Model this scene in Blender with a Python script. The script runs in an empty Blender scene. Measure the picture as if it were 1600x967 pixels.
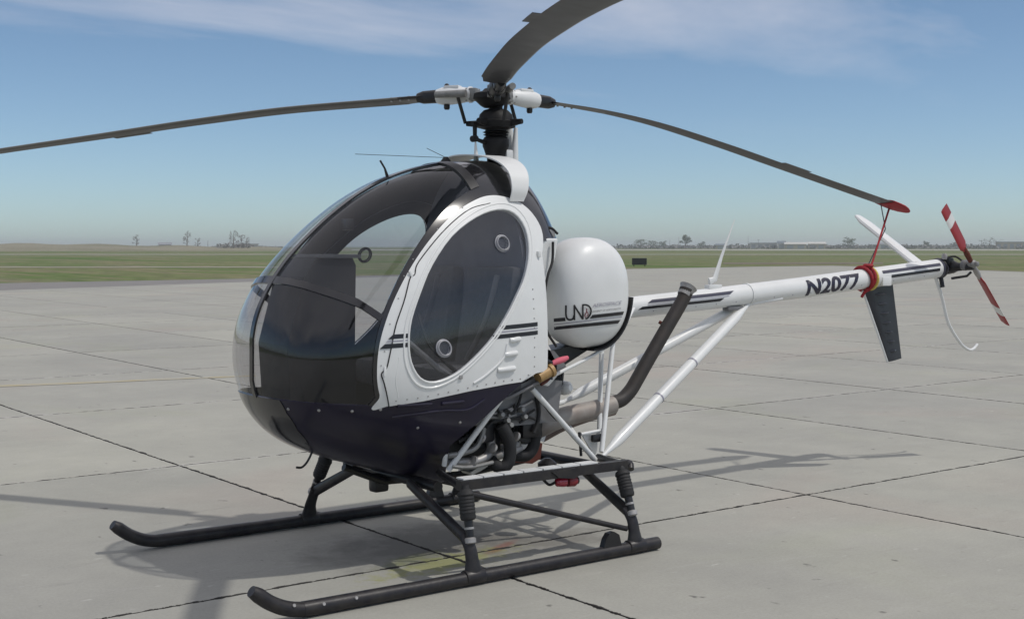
import bpy, bmesh, math, random
import numpy as np
from mathutils import Vector, Matrix
random.seed(7); rng = np.random.default_rng(7)
SC = bpy.context.scene
COL = SC.collection
# ------------------------------------------------------------------ camera
# x = towards the helicopter's nose, y = its port side, z = up; origin on the ground under the rotor mast
CP = np.array([4.70239886, 6.40766409, 1.7868276]); YAW, PITCH, FPX = -2.21935159, 0.0489914259, 2019.14478
PW, PH = 1600, 967
cF = np.array([math.cos(PITCH)*math.cos(YAW), math.cos(PITCH)*math.sin(YAW), -math.sin(PITCH)])
cR = np.array([math.sin(YAW), -math.cos(YAW), 0.0]); cU = np.cross(cR, cF)
cd = bpy.data.cameras.new('Camera'); cam = bpy.data.objects.new('Camera', cd); COL.objects.link(cam)
cd.sensor_width = 36; cd.sensor_fit = 'HORIZONTAL'; cd.lens = FPX/PW*36; cd.clip_start = .05; cd.clip_end = 9000
cam.matrix_world = Matrix(((cR[0], cU[0], -cF[0], CP[0]), (cR[1], cU[1], -cF[1], CP[1]), (cR[2], cU[2], -cF[2], CP[2]), (0, 0, 0, 1)))
SC.camera = cam
# ------------------------------------------------------------------ sky, sun, exposure
AIR, DUST, OZ = .6, .5, 2.0
SUN = Vector((-.38, .48, 1.0)).normalized()
w = bpy.data.worlds.new('World'); SC.world = w; w.use_nodes = True
nt = w.node_tree; N = nt.nodes; L = nt.links; N.clear()
def nd(t, **k):
    n = N.new(t)
    for a, b in k.items(): setattr(n, a, b)
    return n
out = nd('ShaderNodeOutputWorld'); bg = nd('ShaderNodeBackground'); bg.inputs['Strength'].default_value = .125
sky = nd('ShaderNodeTexSky', sky_type='NISHITA', sun_disc=False)
sky.sun_elevation = math.asin(SUN.z); sky.sun_rotation = math.atan2(SUN.x, SUN.y); sky.air_density = AIR; sky.dust_density = DUST; sky.ozone_density = OZ
tc = nd('ShaderNodeTexCoord'); sep = nd('ShaderNodeSeparateXYZ'); L.new(tc.outputs['Generated'], sep.inputs[0])
zc = nd('ShaderNodeMath', operation='ADD'); zc.inputs[1].default_value = .12; L.new(sep.outputs['Z'], zc.inputs[0])
zm = nd('ShaderNodeMath', operation='MAXIMUM'); zm.inputs[1].default_value = .03; L.new(zc.outputs[0], zm.inputs[0])
dx = nd('ShaderNodeMath', operation='DIVIDE'); L.new(sep.outputs['X'], dx.inputs[0]); L.new(zm.outputs[0], dx.inputs[1])
dy = nd('ShaderNodeMath', operation='DIVIDE'); L.new(sep.outputs['Y'], dy.inputs[0]); L.new(zm.outputs[0], dy.inputs[1])
cmb = nd('ShaderNodeCombineXYZ'); L.new(dx.outputs[0], cmb.inputs[0]); L.new(dy.outputs[0], cmb.inputs[1])
mp = nd('ShaderNodeMapping'); mp.inputs['Rotation'].default_value = (0, 0, .35); mp.inputs['Scale'].default_value = (.34, .75, 1); mp.inputs['Location'].default_value = (.35, .1, 0); L.new(cmb.outputs[0], mp.inputs[0])
cn = nd('ShaderNodeTexNoise'); cn.inputs['Scale'].default_value = 1.15; cn.inputs['Detail'].default_value = 7; cn.inputs['Roughness'].default_value = .56; cn.inputs['Distortion'].default_value = .35; L.new(mp.outputs[0], cn.inputs['Vector'])
cr = nd('ShaderNodeValToRGB'); cr.color_ramp.elements[0].position = .48; cr.color_ramp.elements[1].position = .80; cr.color_ramp.elements[1].color = (.78, .78, .78, 1); hi = nd('ShaderNodeMapRange', interpolation_type='SMOOTHSTEP'); hi.inputs['From Min'].default_value = .10; hi.inputs['From Max'].default_value = .55; hi.inputs['To Max'].default_value = .32; L.new(sep.outputs['Z'], hi.inputs['Value']); ca = nd('ShaderNodeMath', operation='ADD'); L.new(cn.outputs['Fac'], ca.inputs[0]); L.new(hi.outputs[0], ca.inputs[1]); L.new(ca.outputs[0], cr.inputs[0])
mx = nd('ShaderNodeMixRGB'); mx.inputs[2].default_value = (7.2, 7.0, 7.4, 1); fd = nd('ShaderNodeMapRange', interpolation_type='SMOOTHSTEP'); fd.inputs['From Min'].default_value = .07; fd.inputs['From Max'].default_value = .16; L.new(sep.outputs['Z'], fd.inputs['Value']); fm = nd('ShaderNodeMath', operation='MULTIPLY'); L.new(cr.outputs[0], fm.inputs[0]); L.new(fd.outputs[0], fm.inputs[1]); L.new(fm.outputs[0], mx.inputs[0]); wb = nd('ShaderNodeMixRGB', blend_type='MULTIPLY'); wb.inputs[0].default_value = 1; wb.inputs[2].default_value = (.95, 1.02, .99, 1); L.new(sky.outputs[0], wb.inputs[1]); L.new(wb.outputs[0], mx.inputs[1])
L.new(mx.outputs[0], bg.inputs['Color']); L.new(bg.outputs[0], out.inputs[0])
sd = bpy.data.lights.new('Sun', 'SUN'); sun = bpy.data.objects.new('Sun', sd); COL.objects.link(sun)
sd.energy = 2.3; sd.angle = math.radians(1.2); sd.color = (1, .96, .9)
sun.rotation_euler = SUN.to_track_quat('Z', 'Y').to_euler(); sun.location = (-8, 10, 22)
SC.view_settings.view_transform = 'Standard'; SC.view_settings.look = 'None'; SC.view_settings.exposure = -.17; SC.view_settings.gamma = 1
SC.render.engine = 'CYCLES'
try:
    SC.cycles.transparent_max_bounces = 16; SC.cycles.max_bounces = 10
except Exception: pass

# ------------------------------------------------------------------ pixel helper (a pixel gives a direction, a plane the distance)
def P(px, py, **k):
    d = cF + cR*(px-PW/2)/FPX - cU*(py-PH/2)/FPX
    ax = 'xyz'.index(list(k)[0]); v = list(k.values())[0]
    return CP + d*((v-CP[ax])/d[ax])
def at_dist(px, dist, z=0.0):
    d = cF + cR*(px-PW/2)/FPX; d[2] = 0; d = d/np.linalg.norm(d)
    return np.array([CP[0]+d[0]*dist, CP[1]+d[1]*dist, z])

# ------------------------------------------------------------------ materials
def mat(name, col, rough=.5, metal=0, noise=0, nscale=8, bump=0, bscale=60, coat=0, spec=.5, col2=None, stretch=None):
    m = bpy.data.materials.new(name); m.use_nodes = True; t = m.node_tree; b = t.nodes['Principled BSDF']
    b.inputs['Base Color'].default_value = (*col, 1); b.inputs['Roughness'].default_value = rough; b.inputs['Metallic'].default_value = metal
    b.inputs['Specular IOR Level'].default_value = spec
    if coat: b.inputs['Coat Weight'].default_value = coat; b.inputs['Coat Roughness'].default_value = .06
    g = t.nodes.new('ShaderNodeNewGeometry'); src = g.outputs['Position']
    if stretch:
        mm = t.nodes.new('ShaderNodeMapping'); mm.inputs['Scale'].default_value = stretch; t.links.new(src, mm.inputs[0]); src = mm.outputs[0]
    if noise:
        n = t.nodes.new('ShaderNodeTexNoise'); n.inputs['Scale'].default_value = nscale; n.inputs['Detail'].default_value = 6; n.inputs['Roughness'].default_value = .6
        t.links.new(src, n.inputs['Vector'])
        r = t.nodes.new('ShaderNodeValToRGB'); r.color_ramp.elements[0].position = .3; r.color_ramp.elements[1].position = .7
        c2 = col2 or tuple(c*(1-noise) for c in col)
        r.color_ramp.elements[0].color = (*c2, 1); r.color_ramp.elements[1].color = (*col, 1)
        t.links.new(n.outputs['Fac'], r.inputs[0]); t.links.new(r.outputs[0], b.inputs['Base Color'])
        rr = t.nodes.new('ShaderNodeMapRange'); rr.inputs['To Min'].default_value = max(.02, rough*.8); rr.inputs['To Max'].default_value = min(1, rough*1.25)
        t.links.new(n.outputs['Fac'], rr.inputs['Value']); t.links.new(rr.outputs[0], b.inputs['Roughness'])
    if bump:
        n2 = t.nodes.new('ShaderNodeTexNoise'); n2.inputs['Scale'].default_value = bscale; n2.inputs['Detail'].default_value = 4
        t.links.new(src, n2.inputs['Vector'])
        bp = t.nodes.new('ShaderNodeBump'); bp.inputs['Strength'].default_value = bump; bp.inputs['Distance'].default_value = .01
        t.links.new(n2.outputs['Fac'], bp.inputs['Height']); t.links.new(bp.outputs[0], b.inputs['Normal'])
    return m
def glass_mat(name, tint, refl=1.0, rough=.02, veil=.0):
    m = bpy.data.materials.new(name); m.use_nodes = True; t = m.node_tree; t.nodes.clear()
    o = t.nodes.new('ShaderNodeOutputMaterial'); tr = t.nodes.new('ShaderNodeBsdfTransparent'); tr.inputs[0].default_value = (*tint, 1)
    gl = t.nodes.new('ShaderNodeBsdfGlossy'); gl.inputs['Roughness'].default_value = rough; gl.inputs['Color'].default_value = (refl, refl, refl, 1)
    g = t.nodes.new('ShaderNodeNewGeometry'); n = t.nodes.new('ShaderNodeTexNoise'); n.inputs['Scale'].default_value = 3.5; n.inputs['Detail'].default_value = 3
    t.links.new(g.outputs['Position'], n.inputs['Vector'])
    bp = t.nodes.new('ShaderNodeBump'); bp.inputs['Strength'].default_value = .05; bp.inputs['Distance'].default_value = .02
    t.links.new(n.outputs['Fac'], bp.inputs['Height']); t.links.new(bp.outputs[0], gl.inputs['Normal'])
    dt = t.nodes.new('ShaderNodeVectorMath'); dt.operation = 'DOT_PRODUCT'; t.links.new(g.outputs['Incoming'], dt.inputs[0]); t.links.new(g.outputs['Normal'], dt.inputs[1])
    ab_ = t.nodes.new('ShaderNodeMath'); ab_.operation = 'ABSOLUTE'; t.links.new(dt.outputs['Value'], ab_.inputs[0]); om = t.nodes.new('ShaderNodeMath'); om.operation = 'SUBTRACT'; om.inputs[0].default_value = 1; t.links.new(ab_.outputs[0], om.inputs[1])
    pw = t.nodes.new('ShaderNodeMath'); pw.operation = 'POWER'; pw.inputs[1].default_value = 5; t.links.new(om.outputs[0], pw.inputs[0]); fr = t.nodes.new('ShaderNodeMapRange'); fr.inputs['To Min'].default_value = .045; fr.inputs['To Max'].default_value = .95; t.links.new(pw.outputs[0], fr.inputs['Value']); mx = t.nodes.new('ShaderNodeMixShader')
    t.links.new(fr.outputs[0], mx.inputs[0]); t.links.new(tr.outputs[0], mx.inputs[1]); t.links.new(gl.outputs[0], mx.inputs[2]); df = t.nodes.new('ShaderNodeBsdfDiffuse'); df.inputs[0].default_value = (.72, .74, .8, 1); mv = t.nodes.new('ShaderNodeMixShader')
    vr = t.nodes.new('ShaderNodeMapRange'); vr.inputs['To Min'].default_value = veil*.5; vr.inputs['To Max'].default_value = veil*1.5; nv = t.nodes.new('ShaderNodeTexNoise'); nv.inputs['Scale'].default_value = 6; nv.inputs['Detail'].default_value = 6; t.links.new(g.outputs['Position'], nv.inputs['Vector']); t.links.new(nv.outputs['Fac'], vr.inputs['Value'])
    t.links.new(vr.outputs[0], mv.inputs[0]); t.links.new(mx.outputs[0], mv.inputs[1]); t.links.new(df.outputs[0], mv.inputs[2]); t.links.new(mv.outputs[0], o.inputs[0])
    return m
M = dict(
    white=mat('white_paint', (.73, .74, .73), .38, noise=.08, nscale=5, coat=.12),
    navy=mat('navy_paint', (.010, .008, .026), .3, noise=.2, nscale=4, coat=.12, spec=.35),
    black=mat('black_paint', (.012, .012, .014), .38, noise=.25, nscale=12),
    gloss=mat('black_gloss', (.014, .014, .016), .14, noise=.3, nscale=6, coat=.5),
    rubber=mat('black_rubber', (.016, .016, .017), .7, noise=.3, nscale=30, bump=.1),
    soot=mat('oily_black', (.008, .008, .009), .6, noise=.4, nscale=25, spec=.3),
    dark=mat('dark_trim', (.009, .009, .012), .65, noise=.3, nscale=15),
    seat=mat('seat_cloth', (.09, .09, .095), .85, noise=.35, nscale=30, bump=.2, bscale=200),
    skid=mat('skid_paint', (.010, .0095, .014), .4, spec=.35, noise=.4, nscale=14, bump=.08, bscale=50, col2=(.035, .032, .03)),
    steel=mat('dull_steel', (.40, .39, .38), .5, .45, noise=.3, nscale=18),
    alloy=mat('cast_alloy', (.3, .3, .29), .55, .5, noise=.35, nscale=25, bump=.15),
    cowl=mat('grey_shroud', (.19, .19, .195), .5, .2, noise=.25, nscale=9),
    blade=mat('blade_grey', (.055, .056, .058), .48, noise=.25, nscale=6),
    bladeedge=mat('blade_leading_edge', (.2, .2, .19), .45, .4, noise=.25, nscale=9),
    muffler=mat('heat_stained_steel', (.36, .345, .32), .6, .3, noise=.3, nscale=6, col2=(.24, .20, .175)),
    tailpipe=mat('sooty_pipe', (.05, .042, .036), .6, .3, noise=.4, nscale=8, col2=(.028, .026, .026)),
    red=mat('red_cloth', (.33, .012, .02), .75, noise=.3, nscale=30),
    redpaint=mat('red_paint', (.20, .012, .018), .4, noise=.15, nscale=10),
    rust=mat('rust_red_baffle', (.13, .03, .018), .75, noise=.4, nscale=14),
    brass=mat('brass_fitting', (.40, .25, .10), .5, .1, noise=.2, nscale=30),
    pink=mat('pink_ribbon', (.62, .12, .17), .7),
    redlens=glass_mat('red_lens', (.5, .01, .03)),
    yellowcloth=mat('yellow_cloth', (.65, .5, .12), .8),
    decal=mat('black_decal', (.012, .012, .016), .35),
    decalgrey=mat('grey_decal', (.05, .05, .075), .35),
    decalmid=mat('pin_stripe', (.28, .27, .33), .35),
    flame=mat('maroon_decal', (.16, .02, .035), .4),
    glass=glass_mat('clear_canopy', (.80, .83, .86), veil=.006),
    chin=glass_mat('smoked_canopy', (.78, .78, .80), veil=.002),
    window=glass_mat('door_glazing', (.80, .81, .83), veil=.024),
    ring=mat('clear_vent_rim', (.32, .32, .34), .3),
    liner=mat('cabin_liner', (.02, .02, .024), .75, noise=.3, nscale=12),
    panelgrey=mat('instrument_face', (.03, .03, .032), .5),
)
# ------------------------------------------------------------------ mesh helpers
def mesh(name, V, Fc, m, parent=None, smooth=True, mats=None):
    me = bpy.data.meshes.new(name); me.from_pydata([tuple(map(float, v)) for v in V], [], [tuple(f) for f in Fc]); me.validate()
    if isinstance(m, str): m = M[m]
    me.materials.append(m)
    for x in (mats or []): me.materials.append(M[x] if isinstance(x, str) else x)
    o = bpy.data.objects.new(name, me); COL.objects.link(o)
    if parent: o.parent = parent
    if smooth:
        me.polygons.foreach_set('use_smooth', [True]*len(me.polygons))
        try: me.set_sharp_from_angle(angle=math.radians(38))
        except Exception: pass
    return o
def tag(o, label, cat, group=None):
    o['label'] = label; o['category'] = cat
    if group: o['group'] = group
    return o
def empty(name, loc, label=None, cat=None, group=None):
    o = bpy.data.objects.new(name, None); COL.objects.link(o); o.location = tuple(map(float, loc)); o.empty_display_size = .3
    if label: tag(o, label, cat, group)
    return o
class MB:
    """collects primitives of ONE part"""
    def __init__(s): s.V = []; s.F = []
    def add(s, V, Fc):
        k = len(s.V); s.V += [tuple(map(float, v)) for v in V]; s.F += [tuple(i+k for i in f) for f in Fc]; return s
    def build(s, name, m, parent=None, smooth=True): return mesh(name, s.V, s.F, m, parent, smooth)
    def tube(s, pts, r, n=12, cap=True, smoothn=0, oval=None):
        pts = [np.array(q, float) for q in pts]; rs = list(r) if hasattr(r, '__len__') else [r]*len(pts)
        if smoothn: pts, rs = catmull(pts, rs, smoothn)
        T = [pts[min(i+1, len(pts)-1)]-pts[max(i-1, 0)] for i in range(len(pts))]; T = [t/np.linalg.norm(t) for t in T]
        a = np.array([0, 0, 1.]) if abs(T[0][2]) < .9 else np.array([1., 0, 0])
        u = np.cross(T[0], a); u /= np.linalg.norm(u); V = []; Fc = []
        for i, q in enumerate(pts):
            u = u-T[i]*(u@T[i]); u /= np.linalg.norm(u); v = np.cross(T[i], u)
            for k in range(n):
                c, d = math.cos(2*math.pi*k/n), math.sin(2*math.pi*k/n)
                V.append(q+rs[i]*(u*c*(oval or 1)+v*d))
        for i in range(len(pts)-1):
            for k in range(n):
                a0 = i*n+k; b0 = i*n+(k+1) % n; Fc.append((a0, b0, b0+n, a0+n))
        if cap:
            Fc.append(tuple(range(n))[::-1]); Fc.append(tuple((len(pts)-1)*n+k for k in range(n)))
        return s.add(V, Fc)
    def cyl(s, a, b, r, r2=None, n=16): return s.tube([a, b], [r, r if r2 is None else r2], n)
    def box(s, c, size, rz=0, bev=0, rx=0, ry=0):
        bm = bmesh.new(); bmesh.ops.create_cube(bm, size=1)
        bmesh.ops.scale(bm, vec=size, verts=bm.verts)
        if bev: bmesh.ops.bevel(bm, geom=bm.edges[:], offset=bev, segments=2, affect='EDGES', profile=.6)
        Mx = Matrix.Translation(tuple(map(float, c))) @ Matrix.Rotation(rz, 4, 'Z') @ Matrix.Rotation(ry, 4, 'Y') @ Matrix.Rotation(rx, 4, 'X')
        bm.transform(Mx); bm.verts.index_update()
        s.add([v.co[:] for v in bm.verts], [[v.index for v in f.verts] for f in bm.faces]); bm.free(); return s
    def lathe(s, base, axis, prof, n=24):
        """prof = list of (distance along axis, radius)"""
        base = np.array(base, float); ax = np.array(axis, float); ax /= np.linalg.norm(ax)
        a = np.array([0, 0, 1.]) if abs(ax[2]) < .9 else np.array([1., 0, 0]); u = np.cross(ax, a); u /= np.linalg.norm(u); v = np.cross(ax, u)
        V = []; Fc = []
        for d, r in prof:
            for k in range(n): V.append(base+ax*d+r*(u*math.cos(2*math.pi*k/n)+v*math.sin(2*math.pi*k/n)))
        for i in range(len(prof)-1):
            for k in range(n): Fc.append((i*n+k, i*n+(k+1) % n, (i+1)*n+(k+1) % n, (i+1)*n+k))
        Fc.append(tuple(range(n))[::-1]); Fc.append(tuple((len(prof)-1)*n+k for k in range(n)))
        return s.add(V, Fc)
    def prism(s, poly, axis, a, b):
        """poly of 2-tuples in the two other axes, extruded along axis from a to b"""
        n = len(poly); V = []
        for t in (a, b):
            for q in poly:
                V.append((t, q[0], q[1]) if axis == 'x' else (q[0], t, q[1]) if axis == 'y' else (q[0], q[1], t))
        Fc = [tuple(range(n))[::-1], tuple(range(n, 2*n))]+[(i, (i+1) % n, n+(i+1) % n, n+i) for i in range(n)]
        return s.add(V, Fc)
    def ribbon(s, A, B, th):
        """strip between two curves A and B with thickness along its own normal"""
        A = [np.array(q, float) for q in A]; B = [np.array(q, float) for q in B]; n = len(A); V = []
        for i in range(n):
            t = A[min(i+1, n-1)]-A[max(i-1, 0)]; nn = np.cross(t, B[i]-A[i]); nn = nn/np.linalg.norm(nn)*th/2
            V += [A[i]+nn, B[i]+nn, B[i]-nn, A[i]-nn]
        Fc = [(0, 1, 2, 3), tuple(4*(n-1)+k for k in (3, 2, 1, 0))]
        for i in range(n-1):
            for k in range(4): Fc.append((4*i+k, 4*i+4+k, 4*i+4+(k+1) % 4, 4*i+(k+1) % 4))
        return s.add(V, Fc)
def catmull(pts, rs, k):
    q = [2*pts[0]-pts[1]]+pts+[2*pts[-1]-pts[-2]]; o = []; ro = []
    for i in range(1, len(q)-2):
        for j in range(k):
            t = j/k; a, b, c, d = q[i-1:i+3]
            o.append(.5*((2*b)+(c-a)*t+(2*a-5*b+4*c-d)*t*t+(-a+3*b-3*c+d)*t**3)); ro.append(rs[i-1]*(1-t)+rs[i]*t)
    o.append(pts[-1]); ro.append(rs[-1]); return o, ro
def loop2d(pts, k=8):
    """closed smooth loop through 2-D points"""
    pts = [np.array(q, float) for q in pts]; n = len(pts); o = []
    for i in range(n):
        a, b, c, d = pts[i-1], pts[i], pts[(i+1) % n], pts[(i+2) % n]
        for j in range(k):
            t = j/k; o.append(.5*((2*b)+(c-a)*t+(2*a-5*b+4*c-d)*t*t+(-a+3*b-3*c+d)*t**3))
    return np.array(o)
def sdist(Q, poly):
    """signed distance of 2-D points to a closed polygon, negative inside"""
    Q = np.asarray(Q, float); a = np.asarray(poly); b = np.roll(a, -1, 0); best = np.full(len(Q), 1e9); ins = np.zeros(len(Q), bool)
    for i in range(len(a)):
        e = b[i]-a[i]; l = e@e
        if l < 1e-12: continue
        t = np.clip(((Q-a[i])@e)/l, 0, 1); best = np.minimum(best, np.hypot(*(Q-a[i]-t[:, None]*e).T))
        c = (a[i][1] > Q[:, 1]) != (b[i][1] > Q[:, 1])
        xx = a[i][0]+(Q[:, 1]-a[i][1])*e[0]/(e[1] if abs(e[1]) > 1e-12 else 1e-12)
        ins ^= c & (Q[:, 0] < xx)
    return np.where(ins, -best, best)

# ================================================================== GROUND
def concrete():
    m = bpy.data.materials.new('apron_concrete'); m.use_nodes = True; t = m.node_tree; b = t.nodes['Principled BSDF']; K = t.links.new
    b.inputs['Roughness'].default_value = .82; b.inputs['Specular IOR Level'].default_value = .3
    g = t.nodes.new('ShaderNodeNewGeometry')
    def noise(sc, det, ro=.6, stretch=None, dist=0):
        n = t.nodes.new('ShaderNodeTexNoise'); n.inputs['Scale'].default_value = sc; n.inputs['Detail'].default_value = det; n.inputs['Roughness'].default_value = ro; n.inputs['Distortion'].default_value = dist
        if stretch:
            mm = t.nodes.new('ShaderNodeMapping'); mm.inputs['Scale'].default_value = stretch[0]; mm.inputs['Rotation'].default_value = (0, 0, stretch[1]); K(g.outputs['Position'], mm.inputs[0]); K(mm.outputs[0], n.inputs['Vector'])
        else: K(g.outputs['Position'], n.inputs['Vector'])
        return n.outputs['Fac']
    def ramp(f, p0, c0, p1, c1):
        r = t.nodes.new('ShaderNodeValToRGB'); r.color_ramp.elements[0].position = p0; r.color_ramp.elements[1].position = p1
        r.color_ramp.elements[0].color = (*c0, 1); r.color_ramp.elements[1].color = (*c1, 1); K(f, r.inputs[0]); return r.outputs[0]
    def mix(a, c, fac, mode='MIX'):
        n = t.nodes.new('ShaderNodeMixRGB'); n.blend_type = mode
        for s, v in ((n.inputs[1], a), (n.inputs[2], c), (n.inputs[0], fac)):
            if isinstance(v, (int, float)): s.default_value = v
            elif isinstance(v, tuple): s.default_value = (*v, 1)
            else: K(v, s)
        return n.outputs[0]
    base = ramp(noise(.55, 8, .62), .3, (.312, .310, .280), .72, (.372, .368, .330))
    base = mix(base, (.37, .315, .28), ramp(noise(.32, 3, .5, dist=.6), .56, (0, 0, 0), .72, (.45, .45, .45)))
    base = mix(base, (.33, .345, .25), ramp(noise(.41, 4, .55, ((1, 1, 1), .6), .5), .57, (0, 0, 0), .76, (.4, .4, .4)))
    # traffic scuffs and broom streaks running with the slab
    st = noise(1.0, 6, .65, ((1.1, 9, 1), .18), .4)
    base = mix(base, (.40, .39, .365), ramp(st, .58, (0, 0, 0), .78, (.55, .55, .55)))
    base = mix(base, (.22, .215, .20), ramp(noise(1.7, 7, .7, ((1, 4.5, 1), -.1), .3), .60, (0, 0, 0), .80, (.55, .55, .55)))
    base = mix(base, ramp(noise(.16, 5, .6, dist=.8), .35, (.94, .94, .95), .65, (1.05, 1.05, 1.03)), 1.0, 'MULTIPLY')
    base = mix(base, ramp(noise(2.6, 8, .72), .35, (.95, .95, .95), .68, (1.04, 1.04, 1.035)), 1.0, 'MULTIPLY')
    fine = noise(55, 5, .7)
    base = mix(base, ramp(fine, .3, (.84, .84, .84), .75, (1.08, 1.08, 1.075)), .75, 'MULTIPLY')
    # small pale chips and dark spots
    ch = noise(7, 2, .5, ((1, 2.4, 1), .4)); base = mix(base, (.52, .51, .48), ramp(ch, .71, (0, 0, 0), .78, (.55, .55, .55)))
    dk = noise(5.3, 3, .5, ((1.5, 1, 1), 1.1)); base = mix(base, (.09, .085, .08), ramp(dk, .70, (0, 0, 0), .75, (.75, .75, .75)))
    # stains dripped on the slab under the engine: dark oil and a yellow-green fluid patch, fixed to the concrete
    def blob(cx, cy, sx, sy, rot, amp, wob=.55, sc=4.0):
        mm = t.nodes.new('ShaderNodeMapping'); mm.vector_type = 'TEXTURE'; mm.inputs['Location'].default_value = (cx, cy, 0); mm.inputs['Rotation'].default_value = (0, 0, rot); mm.inputs['Scale'].default_value = (sx, sy, 1)
        K(g.outputs['Position'], mm.inputs[0])
        l = t.nodes.new('ShaderNodeVectorMath'); l.operation = 'LENGTH'; K(mm.outputs[0], l.inputs[0])
        nn = noise(sc, 6, .68); s = t.nodes.new('ShaderNodeMath'); s.operation = 'MULTIPLY_ADD'; K(nn, s.inputs[0]); s.inputs[1].default_value = wob*3; K(l.outputs['Value'], s.inputs[2])
        r = t.nodes.new('ShaderNodeMapRange'); r.inputs['From Min'].default_value = wob*1.5+1.0; r.inputs['From Max'].default_value = wob*1.5+.35; r.inputs['To Max'].default_value = amp; K(s.outputs[0], r.inputs['Value'])
        return r.outputs[0]
    base = mix(base, (.07, .066, .06), blob(.45, -.1, 1.0, .55, .1, .55))
    base = mix(base, (.09, .08, .07), blob(-.15, .3, .8, .35, -.2, .5))
    base = mix(base, (.25, .26, .06), blob(.62, .42, .6, .17, .15, .62, .95, 11))
    base = mix(base, (.12, .14, .03), blob(.75, .25, .3, .12, .3, .5, .7, 9))
    base = mix(base, (.20, .05, .03), blob(.15, .30, .25, .05, .5, .55, .4, 7))
    # joint lines carry on where the slabs are too far away to build
    sp = t.nodes.new('ShaderNodeSeparateXYZ'); K(g.outputs['Position'], sp.inputs[0])
    for axis, off, per in (('X', JX0, JDX), ('Y', JY0, JDY)):
        a = t.nodes.new('ShaderNodeMath'); a.operation = 'SUBTRACT'; K(sp.outputs[axis], a.inputs[0]); a.inputs[1].default_value = off+per/2
        pp = t.nodes.new('ShaderNodeMath'); pp.operation = 'PINGPONG'; K(a.outputs[0], pp.inputs[0]); pp.inputs[1].default_value = per/2
        lt = t.nodes.new('ShaderNodeMath'); lt.operation = 'GREATER_THAN'; K(pp.outputs[0], lt.inputs[0]); rg = t.nodes.new('ShaderNodeMapRange'); rg.inputs['From Min'].default_value = .45; rg.inputs['From Max'].default_value = .75; rg.inputs['To Min'].default_value = per/2-.009; rg.inputs['To Max'].default_value = per/2-.034; K(noise(9, 5, .7), rg.inputs['Value']); K(rg.outputs[0], lt.inputs[1])
        if axis == 'Y':
            pl_ = t.nodes.new('ShaderNodeMapRange'); pl_.inputs['From Min'].default_value = per/2-.07; pl_.inputs['From Max'].default_value = per/2-.015; pl_.inputs['To Max'].default_value = .75; K(pp.outputs[0], pl_.inputs['Value'])
            pm = t.nodes.new('ShaderNodeMath'); pm.operation = 'MULTIPLY'; K(pl_.outputs[0], pm.inputs[0]); K(ramp(noise(.5, 4, .6), .42, (0, 0, 0), .6, (1, 1, 1)), pm.inputs[1]); ly = t.nodes.new('ShaderNodeMath'); ly.operation = 'LESS_THAN'; K(sp.outputs['Y'], ly.inputs[0]); ly.inputs[1].default_value = -2; p2 = t.nodes.new('ShaderNodeMath'); p2.operation = 'MULTIPLY'; K(pm.outputs[0], p2.inputs[0]); K(ly.outputs[0], p2.inputs[1]); base = mix(base, (.46, .45, .43), p2.outputs[0])
        base = mix(base, (.035, .033, .03), lt.outputs[0])
    oi = t.nodes.new('ShaderNodeObjectInfo')
    base = mix(base, ramp(oi.outputs['Random'], 0, (.93, .93, .93), 1, (1.05, 1.045, 1.03)), 1.0, 'MULTIPLY')
    K(base, b.inputs['Base Color'])
    bp = t.nodes.new('ShaderNodeBump'); bp.inputs['Strength'].default_value = .25; bp.inputs['Distance'].default_value = .004; K(fine, bp.inputs['Height']); K(bp.outputs[0], b.inputs['Normal'])
    return m
JX0, JDX, JY0, JDY = .54, 3.1, .33, 3.9
MC = concrete()
def grassmat(name, stops, sc, stretch):
    m = bpy.data.materials.new(name); m.use_nodes = True; t = m.node_tree; b = t.nodes['Principled BSDF']; K = t.links.new
    b.inputs['Roughness'].default_value = .95; b.inputs['Specular IOR Level'].default_value = .1
    g = t.nodes.new('ShaderNodeNewGeometry'); mm = t.nodes.new('ShaderNodeMapping'); mm.inputs['Scale'].default_value = stretch; mm.inputs['Rotation'].default_value = (0, 0, -YAW); K(g.outputs['Position'], mm.inputs[0])
    n = t.nodes.new('ShaderNodeTexNoise'); n.inputs['Scale'].default_value = sc; n.inputs['Detail'].default_value = 7; n.inputs['Roughness'].default_value = .62; K(mm.outputs[0], n.inputs['Vector'])
    r = t.nodes.new('ShaderNodeValToRGB'); r.color_ramp.elements.remove(r.color_ramp.elements[1]); r.color_ramp.elements[0].position = stops[0][0]; r.color_ramp.elements[0].color = (*stops[0][1], 1)
    for p_, c_ in stops[1:]: e = r.color_ramp.elements.new(p_); e.color = (*c_, 1)
    K(n.outputs['Fac'], r.inputs[0])
    n2 = t.nodes.new('ShaderNodeTexNoise'); n2.inputs['Scale'].default_value = .9; n2.inputs['Detail'].default_value = 5; K(g.outputs['Position'], n2.inputs['Vector'])
    r2 = t.nodes.new('ShaderNodeValToRGB'); r2.color_ramp.elements[0].position = .3; r2.color_ramp.elements[0].color = (.6, .6, .6, 1); r2.color_ramp.elements[1].position = .7; r2.color_ramp.elements[1].color = (1.25, 1.25, 1.2, 1); K(n2.outputs['Fac'], r2.inputs[0])
    x = t.nodes.new('ShaderNodeMixRGB'); x.blend_type = 'MULTIPLY'; x.inputs[0].default_value = 1; K(r.outputs[0], x.inputs[1]); K(r2.outputs[0], x.inputs[2]); K(x.outputs[0], b.inputs['Base Color'])
    return m
MG = grassmat('airfield_grass', [(.30, (.065, .12, .026)), (.42, (.10, .15, .042)), (.50, (.19, .175, .10)), (.56, (.10, .15, .042)), (.65, (.20, .18, .12)), (.74, (.14, .165, .07))], .03, (2.6, .32, 1))
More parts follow.
